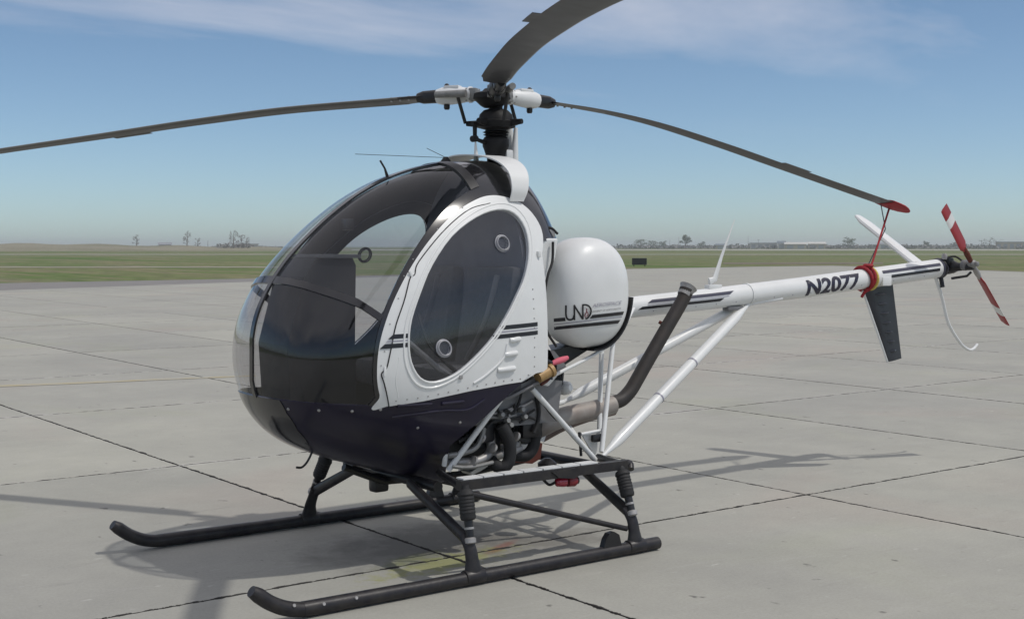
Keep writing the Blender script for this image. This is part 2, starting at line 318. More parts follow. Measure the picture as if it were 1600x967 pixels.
def flat(name, poly, z, m, kind='structure', parent=None):
    o = mesh(name, [(q[0], q[1], z) for q in poly], [tuple(range(len(poly)))], m, parent, False)
    if kind and not parent: o['kind'] = kind
    me = o.data
    if me.polygons[0].normal.z < 0: me.flip_normals()
    return o
R0 = 4500
flat('grass_field', [(R0*math.cos(a)+CP[0], R0*math.sin(a)+CP[1]) for a in np.linspace(0, 2*math.pi, 65)[:-1]], -.075, MG)
edge = [P(x, y, z=0.) for x, y in [(-330, 452), (0, 441.5), (390, 434.5), (700, 427), (990, 419.5), (1180, 416), (1300, 414.5), (1420, 418), (1600, 424), (2000, 440)]]
cedge = [P(x, y, z=0.) for x, y in [(-330, 466), (0, 453.5), (390, 440), (700, 428.5), (990, 420.2), (1180, 416.8), (1300, 415.3), (1420, 419), (1600, 425), (2000, 441)]]
back = [np.array((-20., 40., 0)), np.array((40., 40., 0)), np.array((45., -10., 0))]
flat('asphalt_shoulder', [q[:2] for q in edge]+[q[:2] for q in back], -.03, mat('asphalt', (.21, .20, .19), .9, noise=.25, nscale=.8))
apron = flat('apron', [q[:2] for q in cedge]+[q[:2] for q in back], -.012, MC)
# concrete slabs: every one that still shows is a piece of its own
bm = bmesh.new(); bmesh.ops.create_cube(bm, size=1); bmesh.ops.scale(bm, vec=(JDX-.014, JDY-.014, .012), verts=bm.verts); bmesh.ops.translate(bm, vec=(0, 0, -.0055), verts=bm.verts)
bmesh.ops.bevel(bm, geom=[e for e in bm.edges if all(v.co.z > -.001 for v in e.verts)], offset=.004, segments=1, affect='EDGES')
slab_me = bpy.data.meshes.new('slab'); bm.to_mesh(slab_me); bm.free(); slab_me.materials.append(MC)
for i in range(-14, 4):
    for j in range(-12, 3):
        cx, cy = JX0+(i+.5)*JDX, JY0+(j+.5)*JDY; d = np.array((cx, cy, 0))-CP; zf = d@cF; r_ = d@cR
        if zf < 36 and abs(r_) < .42*max(zf, 0)+4.2 and zf > -1.5:
            o = bpy.data.objects.new('slab', slab_me); COL.objects.link(o); o.parent = apron; o.location = (cx, cy, .0005-random.random()*.0015)
            o.rotation_euler = (0, 0, random.choice((0, math.pi)))
# faded yellow taxi line
MY = mat('worn_yellow_paint', (.38, .32, .17), .85, noise=.5, nscale=3.5, col2=(.345, .34, .30))
A = [P(x, y, z=.0)[:2] for x, y in [(-60, 607), (120, 600), (250, 594), (400, 588)]]; B = [P(x, y, z=.0)[:2] for x, y in [(400, 586.2), (250, 591.8), (120, 597.4), (-60, 604.2)]]
flat('taxi_line', A+B, .0042, MY, None, apron)

# ================================================================== HELICOPTER
H = empty('helicopter', (0, 0, 0), 'white and navy two seat helicopter with bubble canopy parked on skids', 'helicopter')
# ---- cabin shell: stations along x with a rounded section (top curve, belly curve, half width)
XN = 1.622
def pchip(xs, ys):
    xs = np.array(xs, float); ys = np.array(ys, float); h = np.diff(xs); d = np.diff(ys)/h; m = np.zeros_like(xs); m[0] = d[0]; m[-1] = d[-1]
    for i in range(1, len(xs)-1):
        m[i] = 0 if d[i-1]*d[i] <= 0 else 2/(1/d[i-1]+1/d[i])
    def f(x):
        x = np.asarray(x, float); i = np.clip(np.searchsorted(xs, x)-1, 0, len(xs)-2); t = np.clip((x-xs[i])/h[i], 0, 1)
        return (1+2*t)*(1-t)**2*ys[i]+t*(1-t)**2*h[i]*m[i]+t*t*(3-2*t)*ys[i+1]+t*t*(t-1)*h[i]*m[i+1]
    return f
def prof(pts):
    f = pchip([math.sqrt(max(0, XN-a)) for a, b in pts], [b for a, b in pts]); return lambda x: f(np.sqrt(np.maximum(0, XN-np.asarray(x, float))))
zt = prof([(1.622, 1.18), (1.612, 1.318), (1.585, 1.425), (1.522, 1.555), (1.42, 1.7), (1.29, 1.835), (1.125, 1.975), (.955, 2.09), (.755, 2.185), (.553, 2.245), (.325, 2.285), (.114, 2.30), (-.05, 2.25), (-.17, 2.11), (-.25, 1.9)])
zb = prof([(1.622, 1.18), (1.618, 1.075), (1.593, .966), (1.544, .845), (1.445, .735), (1.282, .645), (1.037, .556), (.561, .41), (.378, .37), (-.25, .3)])
hw = prof([(1.622, 0), (1.6, .23), (1.55, .38), (1.45, .5), (1.3, .575), (1.1, .615), (.9, .635), (.6, .645), (.3, .63), (0, .58), (-.25, .5)])
zw = prof([(1.622, 1.18), (1.3, 1.17), (.8, 1.18), (.3, 1.2), (-.25, 1.2)])
ntp = prof([(1.622, 2.0), (1.0, 2.15), (.3, 2.3), (-.25, 2.3)]); nbt = prof([(1.622, 2.0), (1.0, 2.1), (.3, 2.2), (-.25, 2.2)])
def shell(x, ph):
    c, s = np.cos(ph), np.sin(ph); n = np.where(s >= 0, ntp(x), nbt(x)); y = hw(x)*np.sign(c)*np.abs(c)**(2/n); a = np.abs(s)**(2/n)
    return np.stack([x+0*y, y, np.where(s >= 0, zw(x)+(zt(x)-zw(x))*a, zw(x)-(zw(x)-zb(x))*a)], -1)
def side_y(x, z):
    """outer half width of the cabin at (x, z)"""
    x = np.asarray(x, float); z = np.asarray(z, float); up = z >= zw(x); n = np.where(up, ntp(x), nbt(x))
    t = np.clip(np.where(up, (z-zw(x))/(zt(x)-zw(x)+1e-9), (zw(x)-z)/(zw(x)-zb(x)+1e-9)), 0, 1); return hw(x)*(1-t**n)**(1/n)
def sect(x, z0, z1, n=14, inset=.03):
    zs = np.linspace(z0, z1, n); return [(-max(.01, float(side_y(x, z))-inset), z) for z in zs]+[(max(.01, float(side_y(x, z))-inset), z) for z in zs[::-1]]
NU, NP = 130, 216
ug = np.linspace(.004, math.sqrt(XN+.25), NU); pg = np.linspace(-math.pi, math.pi, NP+1)[:-1]+math.pi/NP
Ug, Pg = np.meshgrid(ug, pg, indexing='ij'); SV = shell(XN-Ug**2, Pg)
e1 = np.roll(SV, -1, 1)-np.roll(SV, 1, 1); e0 = np.gradient(SV, axis=0); SN = np.cross(e0, e1); SN /= np.linalg.norm(SN, axis=-1, keepdims=True)
ctr = np.array((.7, 0, 1.25)); SN *= np.sign(((SV-ctr)*SN).sum(-1, keepdims=True))
class Shell:
    def __init__(s):
        s.V = [v for v in SV.reshape(-1, 3)]; s.N = [n for n in SN.reshape(-1, 3)]
        q_ = (0+5*NP+3, 5*NP+4, 6*NP+4, 6*NP+3); fl_ = np.cross(s.V[q_[1]]-s.V[q_[0]], s.V[q_[3]]-s.V[q_[0]])@s.N[q_[0]] < 0
        s.all = [(i*NP+j, i*NP+(j+1) % NP, (i+1)*NP+(j+1) % NP, (i+1)*NP+j)[::(-1 if fl_ else 1)] for i in range(NU-1) for j in range(NP)]+[tuple(range(NP))[::(1 if fl_ else -1)]]
    def split(s, polys, f):
        """cut polygons along f(V)=0 -> (f<0, f>=0)"""
        used = sorted({i for q in polys for i in q})
        if not used: return [], []
        arr = np.array([s.V[i] for i in used]); val = dict(zip(used, f(arr))); cut = {}; inn = []; outp = []
        def cross(a, b):
            k = (min(a, b), max(a, b))
            if k not in cut:
                t = val[a]/(val[a]-val[b]); t = min(max(t, 0), 1); s.V.append(s.V[a]*(1-t)+s.V[b]*t); n = s.N[a]*(1-t)+s.N[b]*t; s.N.append(n/np.linalg.norm(n)); cut[k] = len(s.V)-1
            return cut[k]
        for q in polys:
            sg = [val[i] < 0 for i in q]
            if all(sg): inn.append(q); continue
            if not any(sg): outp.append(q); continue
            A, B = [], []
            for k, a in enumerate(q):
                b = q[(k+1) % len(q)]; (A if sg[k] else B).append(a)
                if sg[k] != sg[(k+1) % len(q)]: c = cross(a, b); A.append(c); B.append(c)
            if len(A) > 2: inn.append(tuple(A))
            if len(B) > 2: outp.append(tuple(B))
        return inn, outp
    def build(s, name, polys, off, th, m, parent, inner=None):
        ids = sorted({i for q in polys for i in q}); mp_ = {a: k for k, a in enumerate(ids)}; n = len(ids)
        P_ = np.array([s.V[i] for i in ids]); N_ = np.array([s.N[i] for i in ids]); V = list(P_+N_*off); NN = list(N_)
        Fo = [tuple(mp_[i] for i in q) for q in polys]; Fc = list(Fo); mi = [0]*len(Fo)
        if th:
            V += list(P_+N_*(off-th)); NN += list(-N_); Fc += [tuple(i+n for i in q[::-1]) for q in Fo]; mi += [1 if inner else 0]*len(Fo)
            E = {}
            for q in Fo:
                for k in range(len(q)): E[(q[k], q[(k+1) % len(q)])] = 1
            for a, b in E:
                if (b, a) not in E and np.linalg.norm(V[a]-V[b]) > 1e-6:
                    k = len(V); rn = np.cross(V[b]-V[a], N_[a]); rn = rn/(np.linalg.norm(rn)+1e-9); V += [V[a], V[b], V[b+n], V[a+n]]; NN += [rn]*4; Fc.append((k+1, k, k+3, k+2)); mi.append(0)
        me = bpy.data.meshes.new(name); me.from_pydata([tuple(map(float, v)) for v in V], [], Fc)
        me.materials.append(M[m])
        if inner: me.materials.append(M[inner])
        me.polygons.foreach_set('material_index', mi); me.polygons.foreach_set('use_smooth', [True]*len(Fc)); me.update()
        me.normals_split_custom_set_from_vertices([tuple(map(float, v)) for v in NN])
        o = bpy.data.objects.new(name, me); COL.objects.link(o); o.parent = parent; return o
S = Shell()
ring = loop2d([(.13, 1.33), (.115, 1.58), (.02, 1.78), (.0, 1.88), (.039, 1.966), (.107, 2.026), (.191, 2.059), (.304, 2.073), (.427, 2.048), (.601, 1.969), (.76, 1.853), (.907, 1.714), (1.029, 1.564), (1.12, 1.413), (1.177, 1.262), (1.19, 1.11), (1.162, 1.0), (1.111, .942)], 6)
SIDE = np.array([q for q in ring[:17*6+1]]+[(.907, .958), (.614, .995), (.366, 1.015), (.25, 1.02), (.165, 1.07)])
OVAL = loop2d([(1.008, 1.283), (.986, 1.4), (.918, 1.539), (.823, 1.685), (.669, 1.839), (.486, 1.944), (.319, 1.991), (.205, 1.972), (.145, 1.885), (.15, 1.753), (.207, 1.613), (.288, 1.498), (.366, 1.394), (.472, 1.277), (.601, 1.171), (.722, 1.094), (.848, 1.059), (.941, 1.088), (.997, 1.175)], 6)
SEAM = np.array([(1.101, .93), (1.149, 1.064), (1.168, 1.117), (1.14, 1.149), (1.12, 1.223), (1.081, 1.365), (1.018, 1.497), (.965, 1.615), (.935, 1.635), (.895, 1.704), (.709, 1.868), (.515, 1.987), (.35, 2.03), (.2, 2.025), (.1, 1.98), (.04, 1.88), (.06, 1.78), (.125, 1.6), (.14, 1.33), (.14, 1.0)])
DOOR = np.vstack([SEAM, [(.1, .9), (1.1, .9)]])
xz = lambda V: V[:, [0, 2]]
f_side = lambda V: sdist(xz(V), SIDE)
f_door = lambda V: sdist(xz(V), DOOR)
f_oval = lambda V: sdist(xz(V), OVAL)
belz = lambda x: np.interp(x, [-.3, .13, .25, .37, .61, .9, 1.11, 1.62], [1.08, 1.06, 1.015, 1.013, .993, .957, .942, .98])
cutx = lambda z: np.interp(z, [.3, .37, .485, .58, .68, .766, .9, .969, 1.073, 1.2], [.40, .44, .56, .63, .66, .575, .405, .31, .141, .1])
inside, rest = S.split(S.all, f_side)
belly, rest = S.split(rest, lambda V: V[:, 2]-belz(V[:, 0]))
belly, _ = S.split(belly, lambda V: cutx(V[:, 2])-V[:, 0])
frame, rest = S.split(rest, lambda V: np.where(V[:, 2] > .93, np.maximum(f_side(V)-np.where(V[:, 1] > 0, np.interp(V[:, 0], [0, .5, .9, 1.2], [.075, .05, .032, .022]), np.interp(V[:, 2], [1.0, 1.4, 1.55, 1.9], [.03, .05, .12, .17])), np.where(V[:, 0] < .25, 1.815-V[:, 2], -1)), 1))
rearcan, rest = S.split(rest, lambda V: V[:, 0]-.395)
rearcan, _ = S.split(rearcan, lambda V: -.185-V[:, 0])
rearcan, lowskin = S.split(rearcan, lambda V: 1.815-V[:, 2]); lowskin, _ = S.split(lowskin, lambda V: .035-V[:, 0]); lowskin, _ = S.split(lowskin, lambda V: V[:, 0]-.30)
band = lambda x: np.interp(x, [1.0, 1.12, 1.256, 1.403, 1.489, 1.62], [1.33, 1.385, 1.488, 1.555, 1.603, 1.62])
upper, lower = S.split(rest, lambda V: band(V[:, 0])-V[:, 2])
port = lambda V: -V[:, 1]
for nm, pol, mm in (('windshield_pane', upper, 'glass'), ('chin_pane', lower, 'chin')):
    a, b = S.split(pol, port)
    S.build(nm, a, 0, .0, mm, H); S.build(nm, b, 0, .0, mm, H)
a, b = S.split(frame, port); S.build('canopy_frame', a, .006, .018, 'gloss', H, 'liner'); S.build('canopy_frame', b, .006, .018, 'gloss', H, 'liner')
MB().prism(sect(-.18, 1.80, float(zt(-.18))-.004, 14, .004), 'x', -.18, -.17).build('canopy_cap', 'gloss', H)
S.build('canopy_roof', rearcan, .003, .015, 'gloss', H, 'liner')
a, b = S.split(lowskin, port); S.build('body_side', a, .004, .02, 'white', H); S.build('body_side', b, .004, .02, 'white', H)
# canopy strips
def surf_top(x, y): return np.array((x, y, float(zw(x)+(zt(x)-zw(x))*(1-min(1, abs(y)/float(hw(x)))**float(ntp(x)))**(1/float(ntp(x))))))
def surf_low(x, y): return np.array((x, y, float(zw(x)-(zw(x)-zb(x))*(1-min(1, abs(y)/float(hw(x)))**float(nbt(x)))**(1/float(nbt(x))))))
def strip_pts(dy):
    o = []
    for x in list(XN-np.linspace(1.09, .075, 46)**2): q = surf_top(x, .0); c = float(np.interp(q[2], [1.2, 1.6, 2.1], [.015, .03, .06])); o.append(surf_top(x, c+dy)+(.004, 0, .004))
    for x in list(XN-np.linspace(.075, .19, 12)**2):
        q = surf_low(x, .015+dy)
        if q[2] > .965: o.append(q+(.005, 0, 0))
    return o
MB().ribbon(strip_pts(-.017), strip_pts(.017), .012).build('center_strip', 'gloss', H)
def band_pt(y, dz):
    lo, hi = 1.0, 1.56
    for _ in range(40):
        m_ = (lo+hi)/2
        if float(side_y(m_, min(band(m_)+dz, float(zt(m_))))) > abs(y): lo = m_
        else: hi = m_
    return np.array((lo, y, float(band(lo))+dz))
ys_ = list(np.linspace(-.585, .585, 60))
MB().ribbon([band_pt(y, .022)+(.004, y*.006, .002) for y in ys_], [band_pt(y, -.022)+(.004, y*.006, .0) for y in ys_], .012).build('cross_band', 'gloss', H)
rb_, _ = S.split(rearcan+upper, lambda V: np.abs(V[:, 0]-.405)-.033); S.build('roof_bow', rb_, .010, .02, 'black', H)
# belly tub and its seams
navy_o = S.build('belly', belly, .004, .012, 'navy', H, 'liner')
nosep = [q for q in belly if np.mean([S.V[i][0] for i in q]) > 1.25]
nose, _ = S.split(nosep, lambda V: np.interp(V[:, 2], [.6, .66, .69, .81, .906, .98], [1.28, 1.31, 1.345, 1.468, 1.535, 1.57])-V[:, 0]); S.build('nose_cap', nose, .008, .008, 'gloss', H)
for i, (px, py) in enumerate([(451, 637), (497, 641), (549, 640), (593, 638), (651, 665), (720, 659)]):
    best = min((k for k in range(NU*NP) if SV.reshape(-1, 3)[k][1] > 0), key=lambda k: np.hypot(*(np.array([PW/2+FPX*((S.V[k]-CP)@cR)/((S.V[k]-CP)@cF), PH/2-FPX*((S.V[k]-CP)@cU)/((S.V[k]-CP)@cF)])-(px, py))))
    q = S.V[best]; n = S.N[best]; MB().lathe(q+n*.002, n, [(0, .009), (.006, .008), (.009, .004)], 10).build('rivet', 'steel', navy_o)
for pts in ([(612, 652), (655, 646), (695, 641), (730, 640), (757, 624)], [(620, 633.5), (674, 631)], [(690, 630.5), (724, 627)]):
    q = []
    for px, py in pts:
        yy = .6
        for _ in range(6): X = P(px, py, y=yy); yy = float(side_y(X[0], X[2]))
        q.append(P(px, py, y=yy+.004))
    MB().tube(q, .009 if len(pts) > 2 else .012, 8, True, 6).build('pressed_rib', 'navy', navy_o)
# ---- doors (port seen from outside, starboard through the glass)
STR = [(lambda x: 1.312+.032*(1.05-x), .0115, 1.115), (lambda x: 1.288+.032*(1.05-x), .003, 1.14), (lambda x: 1.264+.032*(1.05-x), .0115, 1.165)]
for sgn in (1, -1):
    mine, _ = S.split(inside, lambda V: -sgn*V[:, 1])
    dr, fr = S.split(mine, f_door)
    pane, dr = S.split(dr, f_oval)
    do = S.build('door', dr, .010, .022, 'white', H, 'liner')
    fo = S.build('door_post', fr, .007, .02, 'white', H, 'liner')
    S.build('window', pane, .004, .0, 'window', do)
    def on(x, z, o_=.012): return np.array((x, sgn*(float(side_y(x, z))+o_), z))
    for sc_, r_, nm in ((1.012, .007, 'window_seal'), (1.075, .008, 'pressed_rim')):
        c_ = OVAL.mean(0); lp = [(c_+(q-c_)*sc_*(1 if sc_ == 1 else 1)) for q in OVAL[::2]]
        lp = [q for q in lp]; pts = [on(max(q[0], .03), q[1], .0085 if sc_ < 1.05 else .007) for q in lp]+[on(max(lp[0][0], .03), lp[0][1], .0085 if sc_ < 1.05 else .007)]
        MB().tube(pts, r_, 8, False).build(nm, 'white' if sgn > 0 else 'liner', do)
    for zf, hwid, xe in STR if sgn > 0 else []:
        zz = float(zf(1.0)); ol = OVAL[OVAL[:, 0] > .6]; e0 = float(ol[np.abs(ol[:, 1]-zz).argmin()][0])+.004; zz = float(zf(.4)); ol = OVAL[OVAL[:, 0] < .6]; e1 = float(ol[np.abs(ol[:, 1]-zz).argmin()][0])-.004
        for x0, x1, sl in ((xe, e0, 1.3), (e1, .128, 0)):
            V = []; nx, nz_ = 10, 3
            for i_ in range(nx+1):
                for j_ in range(nz_+1):
                    t = i_/nx; dz = hwid*(2*j_/nz_-1); x = x0*(1-t)+x1*t-(sl*dz*(1-t) if sl else -.75*dz*(1-t)); V.append(on(x, float(zf(x))+dz, .0118))
            mesh('stripe', V, [(a*(nz_+1)+b, a*(nz_+1)+b+1, (a+1)*(nz_+1)+b+1, (a+1)*(nz_+1)+b) for a in range(nx) for b in range(nz_)], 'decal' if hwid > .005 else 'decalmid', do)
    # snap vents in the glazing
    for vx, vz in ((.345, 1.80), (.80, 1.235)) if sgn > 0 else (tuple(P(574, 399, y=-.56)[[0, 2]]),):
        c = on(vx, vz, .006); e = np.array((0, sgn*1., .25)); e /= np.linalg.norm(e)
        u_ = np.array((1., 0, 0)); v_ = np.cross(e, u_); vt = MB()
        for rr, dd, rt in ((.046, .006, .0055), (.040, .016, .004), (.040, -.004, .004)): vt.tube([c+e*dd+rr*(u_*math.cos(k_*math.pi/14)+v_*math.sin(k_*math.pi/14)) for k_ in range(29)], rt, 6, False)
        vt.lathe(c+e*.004, e, [(0, .046), (.003, .046)], 24); vt.F = vt.F[:-2]; vo = vt.build('air_vent', 'ring' if sgn > 0 else 'dark', do)
        V = [c+e*.008+.042*(u_*math.cos(k_*math.pi/12)+v_*math.sin(k_*math.pi/12)) for k_ in range(24)]; mesh('vent_disc', V, [tuple(range(24))], 'window', vo, False)
    if sgn > 0:
        for px, py, ln in ((802, 531, .07), (795, 553, .085), (788, 577, .12)):
            X = P(px, py, y=.625); MB().tube([on(X[0]+ln/2, X[2], .006), on(X[0]+ln/2-.02, X[2], .014), on(X[0]-ln/2+.02, X[2]+.004, .014), on(X[0]-ln/2, X[2]+.004, .006)], .016, 10).build('pressed_louver', 'white', do)
        MB().tube([on(q[0], q[1], .0092) for q in catmull([np.array(v) for v in SEAM[:13]], [1]*13, 6)[0]], .0036, 6).build('door_gasket', 'rubber', do)
        for k in range(15): x_ = 1.07-.062*k; zr = float(belz(x_))+.022; MB().lathe(on(x_, zr, .0095), (0, 1, -.15), [(0, .0048), (.003, .004)], 8).build('rivet', 'steel', do)
        for k in range(9): MB().lathe(on(.155, 1.10+.055*k, .0095), (0, 1, 0), [(0, .0048), (.003, .004)], 8).build('rivet', 'steel', do)
        for k in range(10): q_ = SEAM[3:12][min(k, 8)]; MB().lathe(on(q_[0]+.03, q_[1]+.012, .0065), (.3, 1, .2), [(0, .0045), (.003, .004)], 8).build('rivet', 'steel', fo)
        c = on(.69, 1.075, .012); MB().box(c, (.022, .012, .022), bev=.003).build('door_latch', 'steel', do)
        MB().tube([on(.60, 1.035, .01), on(.52, 1.075, .012), on(.40, 1.16, .012), on(.37, 1.24, .011)], .007, 8, True, 5).build('pressed_rim', 'white', do)
        MB().tube([on(1.06, .985, .006), on(1.085, 1.08, .006), on(1.07, 1.2, .006)], .006, 8, True, 5).build('pressed_rim', 'white', do)
        for zz in (1.13, 1.63):
            xx = float(np.interp(zz, [1.1, 1.15, 1.63], [1.16, 1.145, .955])); MB().box(on(xx, zz, .011), (.014, .008, .05), ry=.42 if zz > 1.4 else -.1, bev=.003).build('door_hinge', 'white', do)
        MB().box(on(.075, 1.74, .016), (.022, .02, .035), bev=.004).build('door_handle', 'white', do)
# ---- cabin inside: floor, bulkheads, console, seats, sticks
MB().prism(sect(.15, 1.04, 2.24), 'x', .15, .17).build('seat_bulkhead', mat('grey_vinyl', (.14, .145, .17), .8, noise=.25, nscale=9), H)
V = []; zs = np.linspace(.40, 1.06, 16)
for z in zs:
    x = float(cutx(z))+.03; yy = max(.02, float(side_y(x, z))-.02); V += [(x, -yy, z), (x, yy, z)]
fw = mesh('firewall', V, [(2*i, 2*i+1, 2*i+3, 2*i+2) for i in range(15)], 'dark', H); fw.modifiers.new('thickness', 'SOLIDIFY').thickness = .012
fl = [(x, -max(.02, float(side_y(x, .80))-.03)) for x in np.linspace(.60, 1.5, 12)]
MB().prism(fl+[(a, -b) for a, b in fl[::-1]], 'z', .78, .80).build('cabin_floor', 'liner', H)
con = MB().prism([(1.05, .80), (1.45, .80), (1.475, 1.25), (1.37, 1.62), (1.30, 1.72), (1.07, 1.72), (1.05, 1.68), (1.06, 1.15)], 'y', -.20, .15); con = con.build('instrument_console', 'dark', H, False)
MB().prism([(1.03, 1.72), (1.29, 1.723), (1.28, 1.74), (1.025, 1.74)], 'y', -.22, .17).build('glare_shield', 'seat', con)
for k in range(6): MB().lathe((1.055, -.10+.1*(k % 2)*1.6, 1.62-.115*(k//2)), (-1, 0, .05), [(0, .046), (.012, .046), (.013, .038)], 20).build('instrument_dial', 'panelgrey', con)
for yy in (.30, -.30):
    b = MB(); b.box((.42, yy, 1.02), (.48, .50, .16), bev=.04); st = b.build('seat', 'seat', H)
    MB().box((.235, yy, 1.36), (.12, .48, .62), bev=.045, ry=-.16).build('backrest', 'seat', st)
    MB().tube([(.30, yy+.16, 1.62), (.345, yy+.1, 1.35), (.42, yy+.02, 1.13)], .02, 8, True, 5, oval=.25).build('seat_belt', 'cowl', st)
    MB().tube([(1.0, yy, .80), (.93, yy, 1.0), (.88, yy, 1.22), (.86, yy, 1.28)], [.014, .014, .014, .022], 10, True, 4).build('cyclic_stick', 'black', H); MB().tube([(.86, yy, 1.27), (.89, yy+.06, 1.33), (.93, yy+.10, 1.32)], [.02, .022, .014], 8, True, 4).build('stick_grip', 'black', H)
MB().tube([(.83, .44, 1.42), (.80, .52, 1.24), (.60, .53, 1.06)], .012, 8, True, 5).build('collective_lever', 'black', H)
MB().tube([(1.02, .585, 1.30), (.80, .58, 1.13), (.60, .55, 1.02)], .018, 8).build('cabin_tube', 'cowl', H)
# compass and whip aerials on the canopy
MB().box(P(543, 351, y=-.30), (.06, .08, .07), bev=.012).build('compass', 'black', H)
def top_at(px, py, yy=.0):
    X = P(px, py, y=yy); return np.array((X[0], yy, float(zt(X[0]))))
a = top_at(606, 286); MB().tube([a-(0, 0, .01), a+(.02, .0, .045), P(594, 251, y=0.)], [.011, .006, .006], 8).build('temperature_probe', 'black', H)
a = np.array((.32, -.03, 2.285)); g_ = MB().lathe(a, (0, 0, 1), [(0, .03), (.015, .028), (.035, .012)], 12).build('antenna_base', 'rubber', H)
MB().tube([a+(0, 0, .03), P(555, 241, y=-.2)], .0018, 6).build('whip_antenna', 'dark', g_); MB().tube([a+(0, 0, .03), P(667, 232, y=-.25)], .0018, 6).build('whip_antenna', 'dark', g_)
# white roof bow behind the canopy
cx_ = [np.array(q)+(.135, 0, 0) for q in [(.02, .455, 2.045), (.0, .462, 2.12), (-.02, .415, 2.215), (-.03, .30, 2.285), (-.03, .12, 2.325), (-.03, -.12, 2.335), (-.03, -.30, 2.30), (-.02, -.415, 2.215), (.0, -.462, 2.12), (.02, -.455, 2.045)]]
sm, wd = catmull(cx_, [.052, .062, .074, .09, .105, .105, .09, .074, .062, .052], 6)
MB().ribbon([q+(wdi, 0, 0) for q, wdi in zip(sm, wd)], [q-(wdi*.9, 0, 0) for q, wdi in zip(sm, wd)], .008).build('mast_bow', 'white', H)
# ---- white body behind the door
bod = MB().prism([(.10, 1.06), (.10, 1.6), (.03, 1.79), (.03, 1.832), (-.12, 1.832), (-.10, 1.72), (-.04, 1.6), (-.02, 1.4), (-.04, 1.22), (-.12, 1.10), (-.12, 1.02), (-.05, .96), (.06, 1.0)], 'y', -.50, .50).build('rear_body', 'white', H, False)
bod.modifiers.new('bevel', 'BEVEL').width = .012; bod.modifiers['bevel'].segments = 3
MB().tube([P(864, 378, y=.52), P(863, 408, y=.53), P(856, 430, y=.545), P(851, 460, y=.55), P(850, 490, y=.55), P(855, 518, y=.545), P(869, 541, y=.53)], .008, 8, True, 5).build('rubber_gasket', 'rubber', bod)
MB().box((-.08, .40, 1.862), (.12, .09, .05), bev=.006).build('oil_cooler_cap', 'steel', bod); MB().tube([(-.03, .40, 1.87), (-.10, .44, 1.895), (-.16, .44, 1.86)], .008, 8, True, 4).build('vent_hose', 'rubber', bod)
# ---- fuel tank
TC = P(911, 457, y=.40); TA, TB, TZ, TE = .285, .205, .335, 2.28
def tank_y(x, z):
    q = np.abs((x-TC[0])/TA)**TE+np.abs((z-TC[2])/TZ)**TE; return TC[1]+TB*np.maximum(1-q**(2.8/TE), 0)**(1/2.8)
nu, nv = 48, 96; V = []; Fc = []
for i in range(nu+1):
    u = -math.pi/2+math.pi*i/nu; cu, su = math.cos(u), math.sin(u); ru = abs(cu)**(2/2.8); yy = TC[1]+TB*math.copysign(abs(su)**(2/2.8), su)
    for j in range(nv):
        a = 2*math.pi*j/nv; c, s_ = math.cos(a), math.sin(a)
        V.append((TC[0]+TA*ru*math.copysign(abs(c)**(2/TE), c), yy, TC[2]+TZ*ru*math.copysign(abs(s_)**(2/TE), s_)))
for i in range(nu):
    for j in range(nv): Fc.append((i*nv+j, i*nv+(j+1) % nv, (i+1)*nv+(j+1) % nv, (i+1)*nv+j))
tank = mesh('fuel_tank', V, Fc, 'white', H)
def tank_hit(px, py):
    lo, hi = .40, .75
    for _ in range(40):
        m_ = (lo+hi)/2; X = P(px, py, y=m_)
        if m_ > tank_y(X[0], X[2]): hi = m_
        else: lo = m_
    X = P(px, py, y=(lo+hi)/2); return X
def tank_patch(name, A, B, m, off=.0042):
    """strip on the tank between two pixel lines"""
    V = []; Fc = []; n = 24
    for k in range(n+1):
        t = k/n; a = np.array(A[0])*(1-t)+np.array(A[1])*t; b = np.array(B[0])*(1-t)+np.array(B[1])*t
        for c in (a, b): X = tank_hit(*c); V.append((X[0], X[1]+off, X[2]))
    for k in range(n): Fc.append((2*k, 2*k+1, 2*k+3, 2*k+2))
    return mesh(name, V, Fc, m, tank)
tank_patch('stripe', ((864.5, 497.5), (882, 496)), ((864.5, 503), (883, 501.5)), 'decal')
tank_patch('stripe', ((925, 492), (974.5, 486.5)), ((920.5, 497.8), (972.5, 492)), 'decal')
tank_patch('stripe', ((865, 506.3), (971.5, 494.6)), ((865, 507.5), (971, 495.8)), 'decalmid')
tank_patch('stripe', ((865, 510.6), (969, 499.8)), ((865, 515.6), (965, 505.3)), 'decal')
def text_mesh(s, shear=0, bold=0):
    c = bpy.data.curves.new('lettering', 'FONT'); c.body = s; c.size = 1; c.offset = bold; c.shear = shear; c.resolution_u = 4
    o = bpy.data.objects.new('lettering', c); COL.objects.link(o); dg = bpy.context.evaluated_depsgraph_get(); me = bpy.data.meshes.new_from_object(o.evaluated_get(dg))
    bpy.data.objects.remove(o); bpy.data.curves.remove(c)
    bm = bmesh.new(); bm.from_mesh(me); bmesh.ops.triangulate(bm, faces=bm.faces)
    for _ in range(2): bmesh.ops.subdivide_edges(bm, edges=[e for e in bm.edges if e.calc_length() > .18], cuts=1, use_grid_fill=False); bmesh.ops.triangulate(bm, faces=bm.faces)
    bm.verts.index_update(); V = np.array([v.co[:2] for v in bm.verts]); Fc = [[v.index for v in f.verts] for f in bm.faces]; bm.free(); bpy.data.meshes.remove(me)
    V -= V.min(0); return V, Fc, V.max(0)
